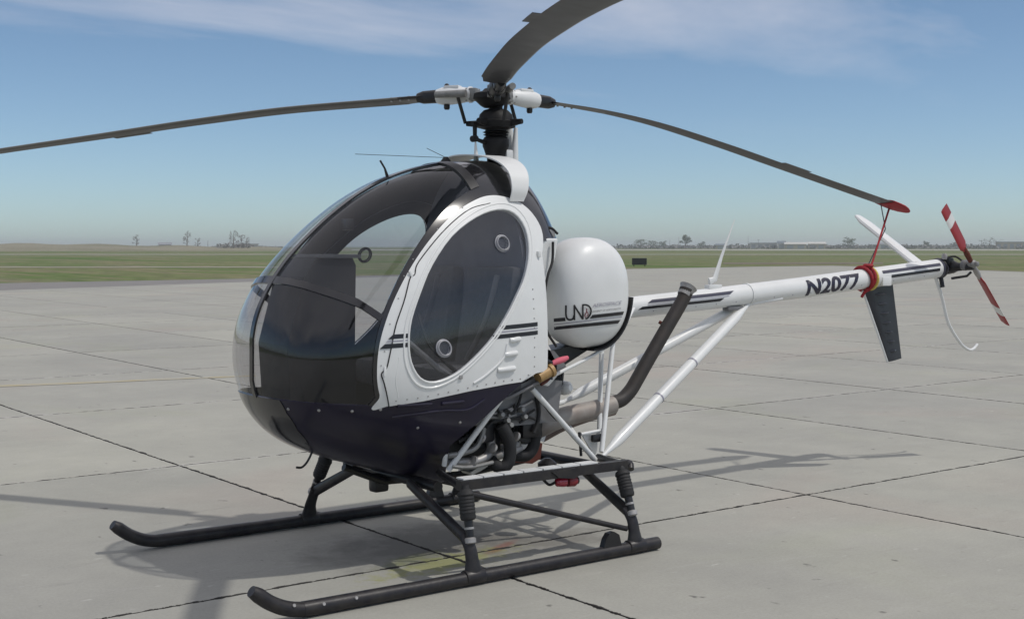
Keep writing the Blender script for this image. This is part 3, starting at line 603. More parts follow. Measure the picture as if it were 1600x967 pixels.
def tank_text(name, s, p0, p1, hpx, m, shear=0, bold=0, off=.004):
    """lettering between two pixels of its baseline, hpx tall"""
    V, Fc, mxv = text_mesh(s, shear, bold); a = np.array(p0, float); b = np.array(p1, float); o = []
    for v in V:
        q = a+(b-a)*v[0]/mxv[0]; X = tank_hit(q[0], q[1]-hpx*v[1]/mxv[1]); o.append((X[0], X[1]+off, X[2]))
    return mesh(name, o, Fc, m, tank, False)
# the emblem: U and N in thin uprights, D with a flame in its bowl
def tank_line(name, pts, wpx, m='decal', off=.0045, k=6):
    if k == 0: pts = [np.array(pts[0])*(1-t)+np.array(pts[1])*t for t in np.linspace(0, 1, 12)]
    pts, _ = catmull([np.array(q, float) for q in pts], [1]*len(pts), k) if k else ([np.array(q, float) for q in pts], 0); V = []; Fc = []
    for i, q in enumerate(pts):
        t = pts[min(i+1, len(pts)-1)]-pts[max(i-1, 0)]; n = np.array((-t[1], t[0]))/np.linalg.norm(t)*wpx/2
        for c in (q+n, q-n): X = tank_hit(*c); V.append((X[0], X[1]+off, X[2]))
    for i in range(len(pts)-1): Fc.append((2*i, 2*i+1, 2*i+3, 2*i+2))
    return mesh(name, V, Fc, m, tank, False)
tank_line('letter_u', [(883.5, 477), (883.6, 492), (885.8, 498), (890, 499.6), (894.5, 497.8), (896.6, 492)], 2.9)
tank_line('letter_n', [(896.8, 500), (896.6, 477.5)], 2.8, k=0); tank_line('letter_n', [(896, 476.6), (909.8, 498.6)], 2.7, off=.0048, k=0); tank_line('letter_n', [(909.9, 499), (909.9, 475.5)], 2.6, off=.0051, k=0)
tank_line('letter_d', [(909.9, 476.3), (915, 476.4), (920, 479), (922.6, 485), (921.5, 491), (918, 496), (914, 498.3)], 2.6, off=.0054)
tank_line('flame_mark', [(913.6, 496), (913.2, 492), (915.6, 487), (915.6, 482)], 1.5, 'flame', .0058); tank_line('flame_mark', [(915.6, 495), (917.8, 491), (917, 487)], 1.3, 'flame', .0058)
tank_text('lettering', 'AEROSPACE', (925, 480.3), (971, 475.6), 5.6, 'decalmid', .3); tank_text('lettering', 'UNIVERSITY OF NORTH DAKOTA', (925, 488), (969.5, 483), 2.4, 'decalgrey', .2)
# strap and cradle under the tank
MB().ribbon([(TC[0]+TA*1.03*math.cos(a), TC[1]-.05, TC[2]+TZ*1.03*math.sin(a)) for a in np.linspace(-1.5, -3.05, 14)], [(TC[0]+TA*1.03*math.cos(a), TC[1]+.13, TC[2]+TZ*1.03*math.sin(a)) for a in np.linspace(-1.5, -3.05, 14)], .01).build('tank_strap', 'black', tank)
MB().prism([(-.12, 1.16), (-.12, 1.06), (-.23, 1.06), (-.52, 1.19), (-.60, 1.28), (-.36, 1.19)], 'y', .22, .40).build('tank_cradle', 'black', tank, False)
# ---- tail boom
def boom_c(x): return np.array((x, 0, float(np.interp(-x, [.9, 1.324, 1.845, 2.86, 4.02, 4.6], [1.365, 1.386, 1.412, 1.474, 1.56, 1.602]))))
BR = lambda x: float(np.interp(-x, [1, 2, 3, 4.6], [.070, .075, .079, .078]))
xs = np.linspace(-.55, -4.58, 34)
boom = MB().tube([boom_c(x) for x in xs], [BR(x) for x in xs], 28).build('tail_boom', 'white', H)
def boom_pt(x, ang, off): c = boom_c(x); r = BR(x)+off; return np.array((x, r*math.cos(ang), c[2]+r*math.sin(ang)))
def boom_patch(name, x0, x1, a0, a1, m, slant=0, off=.0025):
    V = []; Fc = []; n = 16; k = 5
    for i in range(n+1):
        for j in range(k+1):
            a = a0+(a1-a0)*j/k; V.append(boom_pt(x0+(x1-x0)*i/n+slant*(j/k), a, off))
    for i in range(n):
        for j in range(k): Fc.append((i*(k+1)+j, i*(k+1)+j+1, (i+1)*(k+1)+j+1, (i+1)*(k+1)+j))
    return mesh(name, V, Fc, m, boom)
rd = math.radians
boom_patch('stripe', -1.24, -2.03, rd(18), rd(36), 'decalgrey', -.05); boom_patch('stripe', -1.24, -2.02, rd(9), rd(12), 'decalmid'); boom_patch('stripe', -1.15, -1.93, rd(-12), rd(3), 'decal', -.04)
boom_patch('stripe', -3.76, -4.52, rd(22), rd(40), 'decalgrey', .0); boom_patch('stripe', -3.86, -4.5, rd(-8), rd(8), 'decal')
for x, wd_, m_ in ((-2.28, .012, 'white'), (-4.585, .03, 'decalgrey')):
    MB().tube([boom_c(x+wd_), boom_c(x-wd_)], BR(x)+.005, 28).build('boom_collar', m_, boom)
V, Fc, mxv = text_mesh('N2077', .04, .035)
TX0, TX1 = -2.85, -3.475
mesh('registration', [boom_pt(TX0+(TX1-TX0)*v[0]/mxv[0], rd(-48)+rd(95)*v[1]/mxv[1], .003) for v in V], Fc, mat('registration_navy', (.012, .011, .03), .4), boom, False)
for x in np.arange(-1.3, -4.5, -.2):
    MB().lathe(boom_pt(x, rd(-28), -.001), boom_pt(x, rd(-28), .01)-boom_pt(x, rd(-28), 0), [(0, .0045), (.003, .004)], 6).build('rivet', 'decalmid', boom)
# antenna blade on the boom
a = P(1113, 447, y=0.); ab = MB(); ab.box((a[0]-.01, 0, a[2]-.005), (.13, .05, .03), bev=.006); ab = ab.build('antenna_mount', 'white', boom)
MB().tube([P(1108, 440, y=.0), P(1117, 436, y=.0), P(1127, 402, y=.0), P(1148, 343, y=.0)], [.028, .024, .014, .003], 12, oval=.4).build('blade_antenna', 'white', ab)
MB().box((boom_c(-3.8)[0], .07, boom_c(-3.8)[2]-.035), (.11, .03, .07), bev=.008).build('fin_bracket', 'white', boom)
# ventral fin, ribbed
fo = [(-3.60, 1.47), (-3.98, 1.49), (-4.11, .88), (-3.925, .862)]
fin = MB(); c_ = [(x, z) for x, z in fo]
V = []; Fc = []; nz = 10
for k in range(nz+1):
    t = k/nz; l = np.array(fo[0])*(1-t)+np.array(fo[3])*t; r_ = np.array(fo[1])*(1-t)+np.array(fo[2])*t
    for s_, h in ((0, 0), (.06, .8), (.25, 1), (.6, .7), (1, .06), (.6, -.7), (.25, -1), (.06, -.8)):
        q = l*(1-s_)+r_*s_; V.append((q[0], .016*h, q[1]))
for k in range(nz):
    for j in range(8): Fc.append((k*8+j, k*8+(j+1) % 8, (k+1)*8+(j+1) % 8, (k+1)*8+j))
Fc += [tuple(range(8))[::-1], tuple(nz*8+j for j in range(8))]
fin = mesh('lower_fin', V, Fc, mat('fin_black', (.018, .022, .032), .3, noise=.3, nscale=8), H)
for k in range(7):
    t = .12+.125*k; l = np.array(fo[0])*(1-t)+np.array(fo[3])*t; r_ = np.array(fo[1])*(1-t)+np.array(fo[2])*t; a, b = l*.72+r_*.28, l*.36+r_*.64
    MB().tube([(a[0], .013, a[1]), (a[0]*.5+b[0]*.5, .023, (a[1]+b[1])/2), (b[0], .012, b[1])], [.005, .010, .005], 8).build('pressed_rib', fin.data.materials[0], fin)
MB().tube([(fo[0][0]-.004, 0, fo[0][1]-.03), (fo[3][0]-.004, 0, fo[3][1])], .009, 8).build('leading_edge', 'white', fin)
# stabiliser, angled up to starboard
a = np.array((-4.36, -.03, 1.645)); b = np.array((-4.33, -.62, 2.045)); V = []; Fc = []
sp_ = (b-a)/np.linalg.norm(b-a); nn = np.cross((1, 0, 0), sp_); nn /= np.linalg.norm(nn)
for k in range(9):
    t = k/8; c = a*(1-t)+b*t; ch = .18-.03*t if k < 8 else .09; th = .024 if k < 8 else .012
    for s_, h in ((.5, 0), (.44, .7), (.2, 1), (-.2, .7), (-.5, .1), (-.2, -.5), (.2, -.8), (.44, -.6)): V.append(c+np.array((ch*s_, 0, 0))+nn*th*h)
for k in range(8):
    for j in range(8): Fc.append((k*8+j, k*8+(j+1) % 8, (k+1)*8+(j+1) % 8, (k+1)*8+j))
Fc += [tuple(range(8))[::-1], tuple(64+j for j in range(8))]
mesh('stabiliser', V, Fc, 'white', H)
# tail gearbox and tail rotor
gb = MB(); e = boom_c(-4.58); gb.lathe(e, (-1, 0, .06), [(0, .086), (.015, .088), (.03, .07), (.06, .055), (.10, .06), (.12, .05)], 20); gb.box((-4.68, .0, 1.612), (.12, .11, .12), bev=.03)
gb.lathe((-4.68, .02, 1.615), (0, 1, .0), [(0, .05), (.06, .055), (.10, .036), (.17, .028), (.23, .026), (.25, .02)], 18); gb = gb.build('tail_gearbox', 'black', H)
MB().cyl(e+(-.03, .01, -.06), e+(-.03, .03, -.155), .018).build('drain_fitting', 'black', gb); MB().lathe(e+(-.02, .05, .075), (0, 0, 1), [(0, .022), (.03, .024), (.05, .014)], 14).build('filler_cap', 'steel', gb)
MB().box((-4.64, .06, 1.66), (.07, .06, .06), bev=.01).build('gearbox_cover', 'black', gb); MB().tube([(-4.60, .06, 1.69), (-4.68, .10, 1.70), (-4.70, .17, 1.65)], .008, 8, True, 4).build('control_lead', 'rubber', gb); MB().lathe((-4.68, .17, 1.63), (0, 1, 0), [(0, .042), (.012, .046), (.03, .046), (.04, .03)], 14).build('pitch_collar', 'cowl', gb)
MB().tube([(-4.63, .10, 1.52), (-4.74, .17, 1.54), (-4.70, .23, 1.57)], .011, 8).build('pitch_arm', 'black', gb)
th_ = np.array((-4.68, .255, 1.64)); hub = MB().lathe(th_-(0, .03, 0), (0, 1, 0), [(0, .024), (.02, .034), (.05, .034), (.06, .022), (.085, .02), (.09, .01)], 16).build('tail_rotor_hub', 'alloy', H)
MRW = mat('tail_blade_red', (.30, .014, .018), .4, noise=.15, nscale=12); MRD = mat('tail_blade_white', (.7, .7, .68), .4, noise=.08, nscale=12)
for sg, tipx, pitch in ((1, P(1474, 325, y=.25), .95), (-1, P(1570, 505, y=.25), -.25)):
    d = tipx-th_; d[1] = 0; R_ = np.linalg.norm(d); d /= R_; tdir = np.array((d[2], 0, -d[0]))*1.0
    if tdir[0] < 0: tdir = -tdir
    ax = math.cos(.1)*tdir+math.sin(.1)*np.array((0, 1., 0)) if sg > 0 else math.cos(1.12)*tdir+math.sin(1.12)*np.array((0, 1., 0)); nn = np.cross(d, ax)
    def blade_seg(r0, r1, c0, c1, m_, nm, par):
        V = []; Fc = []
        for r, ch in ((r0, c0), (r1, c1)):
            for s_, h in ((.5, 0), (.42, .6), (.15, 1), (-.5, .08), (.15, -1), (.42, -.6)): V.append(th_+d*r+ax*ch*s_+nn*.008*h)
        for j in range(6): Fc.append((j, (j+1) % 6, 6+(j+1) % 6, 6+j))
        Fc += [tuple(range(6))[::-1], tuple(range(6, 12))]; return mesh(nm, V, Fc, m_, par)
    tb = blade_seg(.15, .20, .05, .115, MRW, 'tail_rotor_blade', H)
    blade_seg(.20, R_*.70, .115, .118, MRW, 'blade_skin', tb); blade_seg(R_*.70, R_*.84, .118, .118, MRD, 'blade_skin', tb); blade_seg(R_*.84, R_, .118, .115, MRW, 'blade_skin', tb)
    MB().tube([th_+d*.03, th_+d*.11, th_+d*.17], [.02, .024, .016], 12).build('blade_grip', 'rust' if sg > 0 else 'steel', tb)
# tail skid: bent white rod
MB().tube([boom_c(-4.55)-(0, 0, .07), P(1472, 465, y=0.), P(1482, 505, y=0.), P(1500, 535, y=0.), P(1513, 546, y=0.), P(1521, 545, y=0.), P(1527, 538, y=0.)], .0125, 10, True, 6).build('tail_skid', 'white', H)
# ---- boom support struts
def strut(a, b, r, name='support_strut', m='white'):
    a = np.array(a, float); b = np.array(b, float); return MB().tube([a, a+(b-a)*.03, a+(b-a)*.1, a+(b-a)*.9, a+(b-a)*.97, b], [r*.35, r*.45, r, r, r*.5, r*.4], 14).build(name, m, H)
CL = P(940, 714, y=.45); CRr = P(877, 630, x=-.60)
s1 = strut(CL, boom_c(-2.26)-(0, -.03, .075), .036); s2 = strut(CRr, boom_c(-2.26)-(0, .03, .075), .034)
for t in (.35, .58): q = CL*(1-t)+(boom_c(-2.26)-(0, -.03, .075))*t; dd = (boom_c(-2.26)-CL); dd /= np.linalg.norm(dd); MB().tube([q, q+dd*.012], .0385, 14).build('strut_band', 'decalmid', s1)
MB().tube([boom_c(-2.25)-(0, -.03, .07), boom_c(-2.60)-(-.0, -.05, .055)], .014, 8).build('strut_fork', 'white', s1)
MB().box(boom_c(-2.12)-(0, -.02, .085), (.16, .06, .03), bev=.006).build('strut_bracket', 'cowl', boom)
# ---- welded tube frame around the engine
def rod(pts, r=.014, m='white', name='frame_tube', k=0): return MB().tube(pts, r, 10, True, k).build(name, m, H)
FA = P(700, 735, y=.43)
rod([FA, P(782, 624, y=.56)], .017); rod([P(694, 727, y=.42), P(698, 697, y=.46)], .015); rod([P(831, 607, y=.50), P(930, 718, y=.46)], .017); rod([P(864, 632, y=.05), P(926, 716, y=.43)], .014)
rod([P(940, 540, y=.12), P(936, 694, y=.30)], .016); rod([P(958, 533, y=.20), P(940, 706, y=.42)], .016)
rod([P(908, 678, y=.35), P(945, 671, y=.36)], .010); rod([P(866, 632, y=.02), P(880, 628, y=-.05)], .016)
rod([P(905, 675, y=.46), P(908, 712, y=.46)], .009, 'black'); rod([P(690, 741, y=.44), P(720, 752, y=.50), P(735, 770, y=.56)], .008, 'rubber', 'brake_hose', 5)
MB().box(P(934, 684, y=.37), (.10, .03, .05), bev=.015).build('inspection_light', 'black', H); MB().prism([tuple(P(x, y, y=.33)[[0, 2]]) for x, y in ((909, 678), (940, 672), (938, 708), (928, 712))], 'y', .32, .335).build('gusset_plate', 'white', H, False)
MB().tube([P(835, 612, y=.50), P(862, 648, y=.48), P(880, 665, y=.47), P(915, 705, y=.46)], .007, 8, True, 5).build('control_cable', 'rubber', H)
# lower sloping white fairing behind the tank and its support rail
rod([P(842, 598, y=.53), P(882, 578, y=.52), P(930, 553, y=.46), P(962, 530, y=.40), P(978, 505, y=.30), P(990, 482, y=.15)], .011, 'white', 'tank_rail', 6)
MB().prism([tuple(P(x, y, y=.50)[[0, 2]]) for x, y in ((848, 600), (885, 577), (884, 570), (866, 548), (850, 545), (838, 578))], 'y', .30, .50).build('side_skin', 'cowl', H, False)
# ---- engine bay
eng = MB().box((.08, 0, .72), (.62, .46, .26), bev=.04).build('engine', 'black', H)
MB().box((.33, 0, .60), (.44, .50, .20), bev=.03).build('dark_backing', 'black', eng)  # black block added as dark backing, closes the view through the engine bay
MB().prism([(.36, .96), (.36, .80), (.16, .74), (-.16, .74), (-.20, .98), (.08, 1.02)], 'y', -.42, .44).build('cooling_shroud', 'cowl', eng, False)
for x, yy in ((.36, .33), (.02, .33), (.26, -.33), (-.08, -.33)):
    sg = 1 if yy > 0 else -1; b = MB()
    for k in range(9): b.lathe((x, sg*(.18+.022*k), .70), (0, sg, 0), [(0, .092), (.009, .092)], 20)
    b.lathe((x, sg*.16, .70), (0, sg, 0), [(0, .08), (.22, .08)], 20); cyl_ = b.build('cylinder', 'black', eng)
    MB().box((x, sg*.405, .715), (.14, .05, .12), bev=.02).build('rocker_cover', 'black', cyl_)
PE = lambda px, py, y=.40: P(px, py, y=y)
MB().tube([PE(766, 672), PE(767, 690), PE(766, 705), PE(757, 715), PE(740, 721), PE(715, 722), PE(690, 722, .36)], .026, 14, True, 6).build('exhaust_pipe', 'steel', eng)
MB().tube([PE(765, 714, .36), PE(790, 708, .36), PE(812, 700, .34)], .028, 14, True, 5).build('exhaust_pipe', 'steel', eng)
MB().tube([PE(806, 660, .34), PE(810, 680, .34), PE(806, 697, .34), PE(796, 708, .33)], .026, 14, True, 6).build('exhaust_pipe', 'steel', eng)
b = MB().tube([PE(783, 664, .46), PE(792, 680, .47), PE(797, 700, .47), PE(795, 720, .47), PE(786, 730, .46), PE(775, 727, .43), PE(768, 720, .38)], .037, 14, True, 8).build('intake_hose', 'rubber', eng)
MB().tube([PE(823, 655, .36), PE(834, 672, .37), PE(834, 695, .37), PE(824, 710, .36), PE(808, 711, .34), PE(800, 708, .3)], .037, 14, True, 8).build('intake_hose', 'rubber', eng)
MB().prism([tuple(PE(x, y, .25)[[0, 2]]) for x, y in ((838, 690), (846, 692), (843, 716), (830, 724), (800, 722), (803, 714), (830, 712))], 'y', .16, .26).build('red_baffle', 'rust', eng, False)
MB().box(PE(817, 690, .22), (.10, .02, .12), bev=.004).build('data_plate', 'white', eng); MB().prism([tuple(PE(x, y, .30)[[0, 2]]) for x, y in ((735, 738), (763, 720), (769, 724), (752, 735), (738, 742))], 'y', .2, .3).build('drip_tray', 'white', eng, False)
MB().prism([tuple(PE(x, y, .20)[[0, 2]]) for x, y in ((838, 652), (862, 650), (856, 672), (850, 690), (841, 688))], 'y', .0, .2).build('oil_tank', 'white', eng, False)
for q in ([(775, 632), (783, 650), (790, 640), (800, 645), (812, 630)], [(770, 660), (790, 655), (815, 652), (835, 640)], [(803, 632), (806, 640), (812, 625), (815, 612)], [(760, 668), (775, 657), (800, 660)], [(812, 660), (826, 652), (836, 655)]):
    MB().tube([PE(x, y, .46) for x, y in q], .008, 8, True, 5).build('ignition_lead', 'rubber', eng)
for px, py in ((783, 648), (792, 657), (797, 664), (819, 651), (815, 640)): MB().lathe(PE(px, py, .47), (0, 1, .2), [(-.02, .016), (.0, .02), (.02, .014)], 10).build('engine_fitting', 'alloy', eng)
for q, r_, m_ in (([(700, 712), (722, 708), (742, 700), (752, 684), (756, 668)], .016, 'alloy'), ([(742, 664), (752, 656), (768, 652), (786, 654), (806, 648)], .010, 'alloy'), ([(716, 690), (735, 680), (750, 664), (764, 654)], .012, 'rubber'), ([(795, 650), (800, 640), (818, 634), (832, 626)], .009, 'steel'), ([(838, 620), (842, 640), (840, 660), (834, 676)], .012, 'rubber'), ([(760, 640), (772, 646), (788, 642), (806, 636)], .007, 'steel'), ([(706, 728), (724, 730), (745, 728), (770, 722)], .012, 'alloy')):
    MB().tube([PE(x, y, .45) for x, y in q], r_, 8, True, 5).build('engine_pipe', m_, eng)
for px, py in ((752, 684), (770, 700), (806, 682), (797, 704), (740, 720)):
    MB().lathe(PE(px, py, .44), (1, .1, .5), [(-.008, .03), (.008, .03)], 14).build('hose_clamp', 'steel', eng)
# upper sloping tray edge with the brass fitting and red streamer
MB().prism([tuple(P(x, y, y=.53)[[0, 2]]) for x, y in ((782, 622), (800, 617), (845, 592), (842, 587), (812, 600), (786, 615))], 'y', .30, .54).build('sloping_deck', 'cowl', H, False)
MB().tube([P(780, 626, y=.54), P(800, 619, y=.55), P(845, 595, y=.56)], .011, 8).build('deck_rail', 'cowl', H)
ft = MB().cyl(P(840, 590, y=.57), P(858, 580, y=.57), .034, .034, 16); ft.lathe(P(858, 580, y=.57), P(863, 577, y=.57)-P(858, 580, y=.57), [(0, .042), (.022, .042), (.024, .03)], 16); ft = ft.build('brass_coupling', 'brass', H)
MB().cyl(P(858, 592, y=.56), P(860, 584, y=.56), .022, .018, 12).build('bracket', 'black', ft); MB().tube([P(845, 600, y=.55), P(852, 596, y=.55), P(858, 590, y=.55)], .013, 8).build('bracket', 'rust', ft)
MB().tube([P(862, 568, y=.57), P(872, 564, y=.57), P(881, 561, y=.57), P(887, 558.5, y=.57)], [.013, .019, .018, .012], 10, True, 3).build('red_streamer', 'pink', ft)
MB().box(P(842, 568, y=.56), (.06, .06, .10), bev=.012).build('relay_box', 'black', H); MB().lathe(P(841, 546, y=.55), (0, 1, 0), [(-.03, .035), (.02, .04), (.03, .03)], 16).build('air_scoop', 'black', H)
MB().tube([P(838, 560, y=.57), P(850, 562, y=.575), P(862, 567, y=.57)], .012, 8, True, 4).build('toggle_lever', 'black', H)
b = MB().prism([tuple(P(x, y, y=.28)[[0, 2]]) for x, y in ((866, 574), (882, 572), (880, 600), (873, 612), (868, 620))], 'y', .05, .28).build('drive_belts', 'rubber', H, False)
for k in range(4): a = P(868+4*k, 573, y=.284); c = P(868+2.6*k, 612-1.5*k, y=.284); MB().tube([a, c], .0055, 6).build('belt_rib', 'black', b)
MB().lathe(P(882, 606, y=.22), (-.2, 1, .1), [(-.06, .04), (.0, .045), (.03, .04), (.05, .02)], 16).build('oil_filter', 'white', H)
# muffler and tailpipe
mf = MB().tube([P(812, 690, y=.1), P(850, 665, y=.18), P(885, 650, y=.2), P(930, 640, y=.2), P(957, 632, y=.2)], [.05, .062, .062, .062, .060], 18, True, 5).build('muffler', 'muffler', H)
MB().tube([P(846, 682, y=.14), P(880, 664, y=.16), P(925, 648, y=.16), P(958, 640, y=.16)], .038, 12, True, 4).build('heat_shield', mat('heat_shield', (.2, .15, .13), .6, .4, noise=.3, nscale=8), mf)
tp = MB().tube([P(952, 630, y=.2), P(970, 625, y=.2), P(985, 610, y=.2), P(997, 590, y=.2), P(1010, 567, y=.2), P(1040, 515, y=.2), P(1066, 470, y=.2), P(1073, 452, y=.2)], [.046, .046, .046, .046, .046, .046, .046, .05], 18, False, 6).build('tailpipe', 'tailpipe', H)
a = P(1068.5, 462, y=.2); d = P(1076, 448, y=.2)-a; MB().lathe(a, d, [(0, .047), (.05, .05), (.072, .062), (.074, .058), (.05, .045), (0, .043)], 20).build('tailpipe_lip', 'steel', tp)
rod([P(1030, 503, y=.12), P(1040, 508, y=.16)], .012, 'rust', 'pipe_hanger')
# ---- landing gear
XF, XR, T_ = .789, -.366, .907
def mir(q, s): return np.array((q[0], q[1]*s, q[2]))
for s in (1, -1):
    pts = [mir(q, s) for q in [(2.065, T_, .175), (2.03, T_, .15), (1.97, T_, .105), (1.89, T_, .065), (1.80, T_, .044), (1.70, T_, .040), (1.2, T_, .040), (.6, T_, .040), (-.46, T_, .040), (-.50, T_, .040)]]
    sk = MB().tube(pts, [.028]+[.037]*8+[.036], 18, True, 4).build('skid_tube', 'skid', H)
    MB().tube([mir((1.80, T_, .044), s), mir((1.2, T_, .04), s)], .0385, 18).build('wear_shoe', 'skid', sk)
    for k, xx in enumerate((1.86, 1.70, 1.52)): MB().lathe(mir((xx, T_+.033, .06+(.02 if k == 0 else 0)), s), (0, s, .4), [(0, .009), (.006, .008)], 10).build('shoe_bolt', 'steel', sk)
    MB().prism([(-.10, .05), (-.25, .05), (-.225, .135), (-.19, .155), (-.15, .150), (-.125, .12)], 'y', s*T_-.02, s*T_+.02).build('wheel_lug', 'black', sk, False)
    for xk, nm in ((XF, 0), (XR, 1)):
        # foot: curved forging from skid to knee, then the strut runs inboard and up
        ln_ = .055 if s < 0 else 0
        q = [mir(v, s) for v in [(xk, T_, .045), (xk+.005, T_-.004-ln_*.4, .13), (xk+.01, T_-.018-ln_, .20), (xk+.015, T_-.06-ln_*1.2, .262)]]
        leg = MB().tube(q, [.060, .040, .036, .038], 14, True, 6, oval=.62).build('strut_foot', 'skid', H)
        inb = (xk+.01, .30, .455) if nm == 0 else (xk-.02, .34, .455)
        MB().tube([mir((xk+.013, T_-.035-ln_, .235), s), mir(inb, s)], [.036, .03], 12, oval=.65).build('gear_strut', 'skid', leg)
        MB().lathe(mir((xk, T_-.0, .045), s)-np.array((.06, 0, 0)), (1, 0, 0), [(0, .040), (.004, .0425), (.116, .0425), (.12, .040)], 18).build('skid_clamp', 'skid', leg)
        top = (xk+.0, .835, .50) if nm == 0 else (xk, .785, .475); bot = (xk+.01, T_-.012-ln_, .225)
        if s < 0: top = (xk, .67, .475)
        top = np.array(top); bot = np.array(bot); dd = bot-top; ln = np.linalg.norm(dd); dd /= ln
        prof_ = [(-.02, .018), (0, .022), (.012, .040), (.03, .046)]
        for k in range(6): prof_ += [(.034+.018*k, .0435), (.040+.018*k, .0405)]
        prof_ += [(.145, .043), (.16, .039), (.165, .028)]
        dm = MB().lathe(mir(top, s), mir(dd, s), prof_, 18).build('damper', 'rubber', H)
        MB().cyl(mir(top+dd*.15, s), mir(bot, s), .024, .022, 14).build('damper_rod', 'black', dm)
        MB().cyl(mir(top+dd*.20, s), mir(top+dd*.212, s), .026, None, 14).build('damper_ring', 'steel', dm); MB().lathe(mir(bot-dd*.03, s), mir(dd, s), [(0, .02), (.008, .031), (.03, .031), (.036, .02)], 14).build('damper_clevis', 'steel', dm)
    # upper side rail with a white tread, rear bend
    ry = .80 if s > 0 else .64; f0 = np.array((XF+.02, ry, .515)); r0 = np.array((XR-.05, ry-.035, .50))
    V = []
    rail = MB().ribbon([mir(f0*(1-t)+r0*t+(0, 0, .026), s) for t in np.linspace(0, 1, 5)], [mir(f0*(1-t)+r0*t-(0, 0, .026), s) for t in np.linspace(0, 1, 5)], .05).build('side_rail', 'skid', H, False)
    MB().tube([mir(r0+(.03, 0, .005), s), mir(r0+(-.03, .0, .0), s), mir(r0+(-.02, .02, -.03), s)], .024, 10, True, 4).build('rail_end', 'skid', rail)
    n_ = 7
    for k in range(n_):
        a, b = f0+(r0-f0)*(.02+.80*k/n_), f0+(r0-f0)*(.015+.80*(k+1)/n_-.004); MB().ribbon([mir(a+(0, -.055, .032), s), mir(b+(0, -.055, .032), s)], [mir(a+(0, .012, .032), s), mir(b+(0, .012, .032), s)], .008).build('step_tread', 'white', rail, False)
    MB().tube([mir((XF-.03, .80, .47), s), mir((XR+.05, T_-.02, .15), s)], [.019, .016], 10).build('drag_brace', 'skid', H)
    MB().tube([mir((XF, .80, .50), s), mir((XF-.10, .44, .52), s)], .022, 10).build('outrigger', 'black', H); MB().tube([mir((XR-.04, .76, .495), s), mir((XR-.12, .44, .49), s)], .024, 10).build('outrigger', 'black', H)
for xk, zz in ((XF-.05, .455), (XR-.03, .455)):
    MB().tube([(xk, -.50, zz), (xk, .50, zz)], .032, 12).build('cross_beam', 'black', H)
MB().box((XF-.02, -.08, .40), (.10, .08, .11), bev=.02).build('beam_bracket', 'black', H); MB().tube([(1.05, .0, .53), (XF, .0, .42), (.2, .0, .40), (XR, 0, .45)], .022, 8).build('keel_tube', 'black', H)
MB().prism([tuple(P(x, y, y=.80)[[0, 2]]) for x, y in ((860, 737), (897, 730), (908, 739), (895, 747), (872, 746))], 'y', .76, .815).build('light_shield', 'skid', H, False)
nl = MB().cyl(P(886, 752, y=.76), P(902, 750, y=.76), .022, None, 14).build('beacon_base', 'black', H)
MB().lathe(P(868, 753, y=.77), P(885, 752, y=.77)-P(868, 753, y=.77), [(0, .012), (.012, .026), (.05, .030), (.066, .030)], 16).build('beacon_lens', mat('red_beacon', (.30, .008, .03), .15, coat=.8), nl); MB().lathe(P(886, 752, y=.77), P(903, 750, y=.77)-P(886, 752, y=.77), [(0, .03), (.05, .033), (.066, .022)], 16).build('beacon_lens', 'redpaint', nl)
MB().tube([P(848, 748, y=.72), P(858, 757, y=.74), P(868, 753, y=.77)], .008, 8, True, 5).build('beacon_lead', 'rubber', nl)
MB().lathe(P(855, 728, y=.25), (0, 0, 1), [(-.05, .02), (-.04, .055), (.02, .06), (.05, .02)], 16).build('sump_drain', 'black', H)
# pitot hook under the nose
MB().tube([P(489, 702, y=.05), P(484, 714, y=.05), P(478, 724, y=.05), P(471, 730, y=.05), P(463, 730, y=.05)], .0065, 8, True, 5).build('pitot_tube', 'black', H)
# ---- rotor mast and head
HZ = 2.70
mast = MB().lathe((-.03, 0, 2.26), (0, 0, 1), [(0, .055), (.06, .055), (.12, .075), (.135, .082), (.175, .082), (.185, .075)], 24).build('rotor_mast', 'soot', H)
MB().lathe((-.03, 0, 2.44), (0, 0, 1), [(0, .06), (.01, .074), (.018, .06), (.026, .078), (.034, .062), (.042, .082), (.05, .065), (.06, .066)], 24).build('boot', 'soot', mast)
sw = MB().lathe((-.03, 0, 2.50), (0, 0, 1), [(0, .075), (.012, .12), (.045, .125), (.055, .108), (.09, .10), (.115, .075), (.125, .042), (.16, .042)], 24).build('swashplate', 'soot', H)
hub = MB().lathe((-.0, 0, 2.63), (0, 0, 1), [(0, .05), (.012, .07), (.045, .105), (.055, .115), (.085, .11), (.10, .06), (.115, .045), (.12, .02)], 24).build('rotor_hub', 'soot', H)
for az in (20, 110, 215, 305):
    a = rd(az); c, s_ = math.cos(a), math.sin(a); MB().tube([(-.03+.09*c, .09*s_, 2.535), (-.03+.19*c, .19*s_, 2.54)], [.024, .016], 10).build('swashplate_arm', 'soot', sw)
MB().tube([P(738, 194, y=0.), P(760, 194, y=0.)], .015, 8).build('scissor_link', 'soot', sw); MB().tube([P(742, 194, y=0.), P(742, 217, y=0.), P(760, 224, y=0.)], .014, 8).build('scissor_link', 'soot', sw)
MB().lathe(P(741, 217, y=0.)-(0, .02, 0), (0, 1, 0), [(0, .02), (.04, .02)], 12).build('link_joint', 'soot', sw)
MB().tube([P(743, 222, y=0.), P(744, 252, y=0.)], [.005, .018], 10).build('control_rod', 'white', H)
MB().tube([P(806, 200, y=0.), P(803, 262, y=0.)], [.012, .03], 12).build('control_rod', 'white', H); MB().tube([P(795, 200, y=-.06), P(797, 262, y=-.06)], [.026, .036], 12).build('control_rod', 'white', H); MB().box((-.09, .04, 2.335), (.05, .05, .08), bev=.008).build('mast_fitting', 'white', H)
